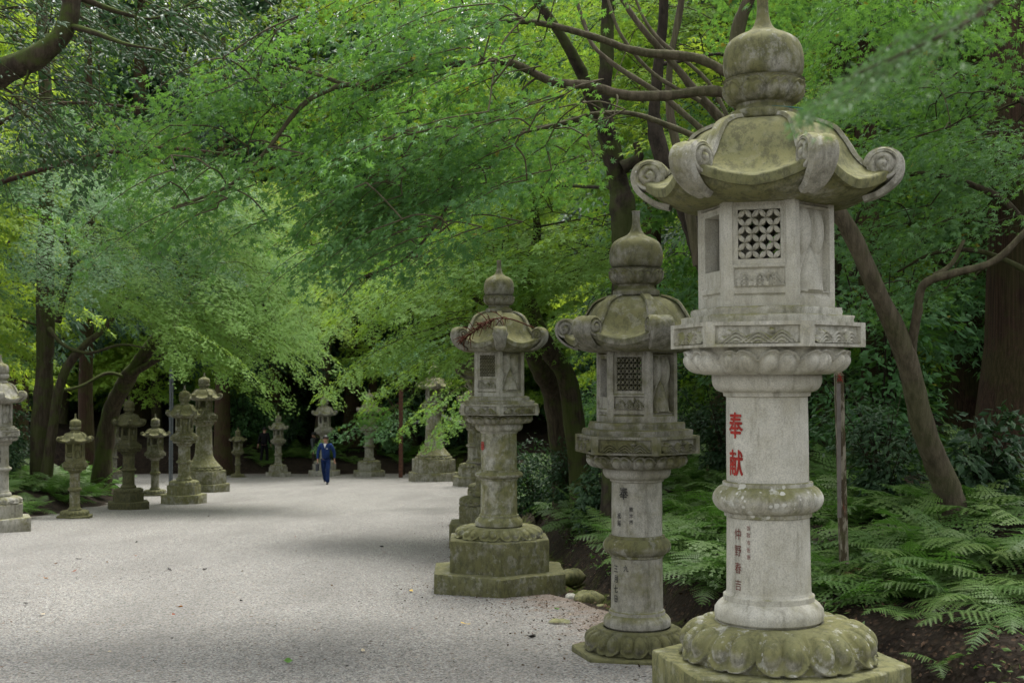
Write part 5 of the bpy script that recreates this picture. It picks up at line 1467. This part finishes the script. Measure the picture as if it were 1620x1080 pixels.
# cord round the finial of the tall lantern
TEAL = mat_plain('teal_cord', (.05, .16, .14), .7, .2, .2)
r_ = empty('cord', L1.location, L1.rotation_euler[2]); r_.rotation_euler = L1.rotation_euler; tag(r_, 'thin teal cord tied round the neck of the tallest lantern finial', 'cord')
zf = L1['total'] - .70; th = np.linspace(0, 2 * PI, 48); q = MB()
tube(q, np.stack([.186 * np.cos(th), .186 * np.sin(th), zf + .03 * np.cos(th - 2.2)], -1), .004, 5)
a_ = deg(-94 - 58 + 17)
tube(q, smooth_line([(math.cos(a_) * r2, math.sin(a_) * r2, zf + dz) for r2, dz in ((.19, .01), (.235, -.05), (.31, -.11), (.385, -.20), (.43, -.30))], 5), .0035, 5)
q.build('cord_loop', TEAL, r_)
# ------------------------------------------------------------------ stones, fallen leaves, litter
def stone_mesh(sx, sy, sz, seed):
    rg = np.random.default_rng(seed); th, ph = np.meshgrid(np.linspace(0, 2 * PI, 20, endpoint=False), np.linspace(.02, PI - .02, 12))
    k = 1 + .12 * np.sin(th * 2 + rg.random() * 6) * np.sin(ph) + .10 * np.sin(th * 3 + ph * 2 + rg.random() * 6) + .05 * np.sin(th * 5 - ph * 4 + rg.random() * 6)
    mb = MB(); X = np.stack([sx * k * np.sin(ph) * np.cos(th), sy * k * np.sin(ph) * np.sin(th), sz * k * np.cos(ph)], -1)
    mb.add(X.reshape(-1, 3), gridfaces(20, 12, True)); return mb
for px, py, s, lab, mo in ((819, 937, .045, 'small pale stone lying against the lower slab of the third lantern', .1), (904, 946, .07, 'pale rounded stone at the gravel edge right of the third lantern', .2), (905, 915, .16, 'mossy stone beside the right corner of the third lantern slab', .95),
        (930, 950, .14, 'low moss covered stone in front of the ditch', .95), (800, 940, .03, 'tiny stone left of the pale one by the third lantern', .3), (950, 958, .05, 'flat stone at the edge of the moss before the second lantern', .6), (885, 985, .10, 'flat slab of stone sunk in the gravel left of the second lantern', .5)):
    p = onpath(px, py); o = stone_mesh(s, s * .8, s * (.25 if 'flat' in lab else .6), int(px)).build('stone', STONE, color=(mo, 1, .1, 1)); o.location = (p[0], p[1], p[2] + s * .1); o.rotation_euler = (0, 0, px); tag(o, lab, 'stone')
LF = {}
for nm, c in (('brown', (.11, .055, .028)), ('orange', (.50, .20, .03)), ('yellow', (.55, .38, .08)), ('dark', (.025, .02, .017)), ('pale', (.45, .38, .26)), ('green', (.10, .22, .04)), ('red', (.25, .07, .035))):
    LF[nm] = mat_plain(nm + '_dry_leaf', c, .7, .3, .3, 40)
def leaf_mesh(L, W, curl, mat):
    u, v = np.meshgrid(np.linspace(0, 1, 9), np.linspace(-1, 1, 5)); w = W * np.sin(PI * u ** .85) * .5
    mb = MB(); mb.add(np.stack([(u - .5) * L, v * w, .006 + curl * L * ((u - .5) ** 2 * 1.6 + .5 * (v * w / L) ** 2 * 6 + .10 * np.sin(u * 9) * v)], -1).reshape(-1, 3), gridfaces(9, 5))
    return mb.mesh('leaf_blade', mat)
LM = {k: [leaf_mesh(L, W, cu, m_) for L, W, cu in ((.085, .045, .35), (.07, .05, .5), (.10, .035, .25))] for k, m_ in LF.items()}
def fallen(px, py, col, label, group, s=1.0):
    p = onpath(px, py); o = bpy.data.objects.new('fallen_leaf', LM[col][int(R.integers(3))]); link(o)
    o.location = (p[0], p[1], p[2] + .006); o.rotation_euler = (R.normal(0, .2), R.normal(0, .2), R.random() * 6.3); s *= .85; o.scale = (s, s, s); tag(o, label, 'leaf', group)
FLG = 'fallen leaves on the gravel walk'
for px, py, c_, lab, s in ((284, 962, 'orange', 'bright orange leaf lying in the middle of the gravel', 1.2), (275, 974, 'red', 'dull red leaf just in front of the bright orange one', .8), (118, 904, 'red', 'reddish leaf lowest of the three brown ones at the left', 1.1), (88, 893, 'brown', 'brown leaf on the gravel, left of the pair near the left edge', 1.1), (125, 885, 'dark', 'dark curled leaf near the left edge of the gravel', 1.0),
        (72, 916, 'orange', 'orange leaf near the left edge of the picture', 1.0), (42, 956, 'dark', 'black curled leaf near the bottom left', 1.1), (66, 973, 'pale', 'crumpled pale yellow leaf near the bottom left', 1.3), (604, 866, 'dark', 'black lump of bark on the gravel left of the third lantern', 1.6), (268, 902, 'dark', 'flat dark leaf in the middle of the gravel', 1.3), (324, 902, 'dark', 'short dark leaf right of the flat dark one', 1.0),
        (455, 1048, 'green', 'fresh green leaf at the bottom of the picture', 1.2), (650, 936, 'yellow', 'pale yellow leaf left of the third lantern slab', 1.3), (736, 988, 'yellow', 'yellow leaf on the gravel below the third lantern', 1.1), (840, 1010, 'dark', 'black curled seed pod left of the second lantern', 1.4), (382, 952, 'dark', 'small black crumb right of the bright orange leaf', .9), (216, 858, 'dark', 'dark crumb far back on the left half of the gravel', 1.0), (330, 817, 'brown', 'brown leaf far back in the middle of the gravel', 1.1),
        (574, 1031, 'pale', 'long pale leaf at the lower middle of the gravel', 1.1), (880, 965, 'green', 'green leaf beside the moss edge before the second lantern', 1.1), (720, 918, 'green', 'green leaf against the front slab of the third lantern', 1.3), (170, 890, 'orange', 'small orange leaf between the brown pair and the dark one', .8)):
    fallen(px, py, c_, lab, FLG, s)
for i in range(70):
    px = R.uniform(0, 1000); py = 790 + 285 * R.random() ** .8
    if px > 600 + (1080 - py) * .1 and py < 930: continue
    c_ = str(R.choice(['brown', 'dark', 'pale', 'red'], p=[.4, .3, .2, .1]))
    fallen(px, py, c_, 'tiny dry leaf scattered on the grey gravel', FLG, R.uniform(.3, .6))
# leaf litter and crumbs along the edges, under the ferns (nobody could count it)
mb = MB(); n = 15000
y = 6 + 22 * R.random(n) ** 1.6; sx = np.where(R.random(n) < .55, R.normal(.35, .55, n), .9 + 5 * R.random(n) ** 1.3); x = xr(y) + sx
on = sx < .6
z = np.where(on, -.052 * y + .012, ground(x, y) + .015)
P = np.stack([x, y, z], -1); N = unit(np.array([0, 0, 1.]) + R.normal(0, .35, (n, 3))); N[:, 2] = np.abs(N[:, 2]); Dd = R.normal(0, 1, (n, 3))
leaves(mb, P, N, Dd, R.uniform(.015, .05, n) * np.where(on, .8, 1.2), BLADE)
m = NT('leaf_litter_brown'); LIT = m.done(m.mix(m.attr('rnd'), (.025, .017, .012), (.13, .085, .055)), .9, None, .1)
o = mb.build('leaf_litter', LIT, smooth=False); tag(o, None, None, None, 'stuff')
# pebbles standing proud of the near gravel
ph_, th_ = np.meshgrid(np.linspace(.3, PI * .55, 3), np.linspace(0, 2 * PI, 5, endpoint=False))
pv = [(0, 0, .6)] + [(math.cos(a) * r_, math.sin(a) * r_, zz) for r_, zz in ((.7, .35), (.95, -.2)) for a in np.linspace(0, 2 * PI, 5, endpoint=False)]
pf4 = np.array([[1 + i, 6 + i, 6 + (i + 1) % 5, 1 + (i + 1) % 5] for i in range(5)]); pf3 = np.array([[0, 1 + i, 1 + (i + 1) % 5] for i in range(5)])
n = 24000; y = 7.5 + 16 * R.random(n) ** 1.7; x = np.array([R.uniform(max(-y_ * .42 - .5, -9), xr(y_) + .5) for y_ in y])
P = np.stack([x, y, -.052 * y + .002], -1); S = R.uniform(.003, .009, n) * np.where(R.random(n) < .05, 1.7, 1)
ang = R.random(n) * 6.3; sq = R.uniform(.55, 1, n)
v = np.array(pv); ca, sa = np.cos(ang), np.sin(ang)
Xp = v[None, :, 0] * S[:, None]; Yp = v[None, :, 1] * (S * sq)[:, None]; Zp = v[None, :, 2] * (S * R.uniform(.5, 1, n))[:, None]
V = np.stack([Xp * ca[:, None] - Yp * sa[:, None] + P[:, :1], Xp * sa[:, None] + Yp * ca[:, None] + P[:, 1:2], Zp + P[:, 2:3]], -1)
off = (np.arange(n) * 11)[:, None, None]; mb = MB()
mb.add(V.reshape(-1, 3), [(pf4[None] + off).reshape(-1, 4), (pf3[None] + off).reshape(-1, 3)], rnd=np.repeat(R.random(n), 11))
m = NT('pebbles'); PEB = m.done(m.mix(m.attr('rnd'), (.10, .094, .085), (.36, .345, .32)), .85, None, .2)
o = mb.build('pebbles', PEB); tag(o, None, None, None, 'stuff')
# low weeds and seedlings on the bank
mb = MB(); n = 9000; y = 6.5 + 26 * R.random(n) ** 1.5; sx = 1.15 + 6 * R.random(n) ** 1.5; x = xr(y) + sx
cl = (np.sin(x * 3.1 + y * 1.7) + np.sin(x * 1.3 - y * 2.9) > -.1); x, y = x[cl], y[cl]; n = len(x)
P = np.stack([x, y, ground(x, y) + R.uniform(.02, .16, n)], -1); N = unit(np.array([0, 0, 1.]) + R.normal(0, .4, (n, 3)))
leaves(mb, P, N, R.normal(0, 1, (n, 3)), R.uniform(.03, .08, n), BLADE)
o = mb.build('ground_cover', LEAF_F, smooth=False); tag(o, None, None, None, 'stuff')
# dry red twig on the roof of the third lantern
r_ = empty('cedar_twig', (0, 0, 0)); tag(r_, 'dry red-brown cedar twig lying on the roof of the third lantern', 'twig')
r_.location = L3.location
DRY = mat_plain('dry_red_needles', (.095, .036, .022), .9, .1, .4, 30)
q = MB(); zr = L3['total'] - (.26 + .51) * .665 + 0
P = smooth_line([(-.40, -.32, zr - .37), (-.30, -.36, zr - .30), (-.16, -.34, zr - .20), (-.06, -.40, zr - .14), (.12, -.40, zr - .14), (.30, -.30, zr - .20), (.45, -.22, zr - .26)], 8)
tube(q, P, .007, 5)
for i in range(70):
    p = P[int(R.integers(2, len(P) - 18))]; d = np.array([R.normal(-.3, .5), R.normal(-.3, .3), R.normal(-.35, .5)]); d = unit(d) * R.uniform(.05, .16)
    tube(q, [p, p + d * .5 + [0, 0, .015], p + d], np.array([.005, .005, .003]), 4, cap=False)
q.build('dry_needles', DRY, r_)
# ------------------------------------------------------------------ light and render settings
SUN_EL, SUN_AZ = math.radians(68), math.radians(25)   # azimuth from +Y towards +X
w = bpy.data.worlds.new('World'); scn.world = w; w.use_nodes = True
nt = w.node_tree; bg = nt.nodes['Background']
sky = nt.nodes.new('ShaderNodeTexSky'); sky.sky_type = 'NISHITA'; sky.sun_disc = False
sky.sun_elevation = SUN_EL; sky.sun_rotation = SUN_AZ; sky.dust_density = 3.0; sky.air_density = 1.0; sky.ozone_density = 1.0
hs = nt.nodes.new('ShaderNodeHueSaturation'); hs.inputs['Saturation'].default_value = .12
nt.links.new(sky.outputs[0], hs.inputs['Color']); nt.links.new(hs.outputs[0], bg.inputs[0])
bg.inputs[1].default_value = .145
sl = bpy.data.lights.new('sun', 'SUN'); so = bpy.data.objects.new('sun', sl); link(so)
sl.energy = 2.0; sl.angle = math.radians(32); sl.color = (1, .96, .9)
sd = Vector((math.sin(SUN_AZ) * math.cos(SUN_EL), math.cos(SUN_AZ) * math.cos(SUN_EL), math.sin(SUN_EL)))
so.rotation_euler = sd.to_track_quat('Z', 'Y').to_euler()
so.location = (0, 0, 40)
vs = scn.view_settings
vs.view_transform = 'Standard'; vs.look = 'None'; vs.gamma = 1; vs.exposure = EXPO
cy = scn.cycles
cy.use_denoising = True; cy.max_bounces = 8; cy.diffuse_bounces = 4; cy.glossy_bounces = 2; cy.transmission_bounces = 5; cy.transparent_max_bounces = 4
cy.sample_clamp_indirect = 6; cy.caustics_reflective = False; cy.caustics_refractive = False
cy.use_adaptive_sampling = True
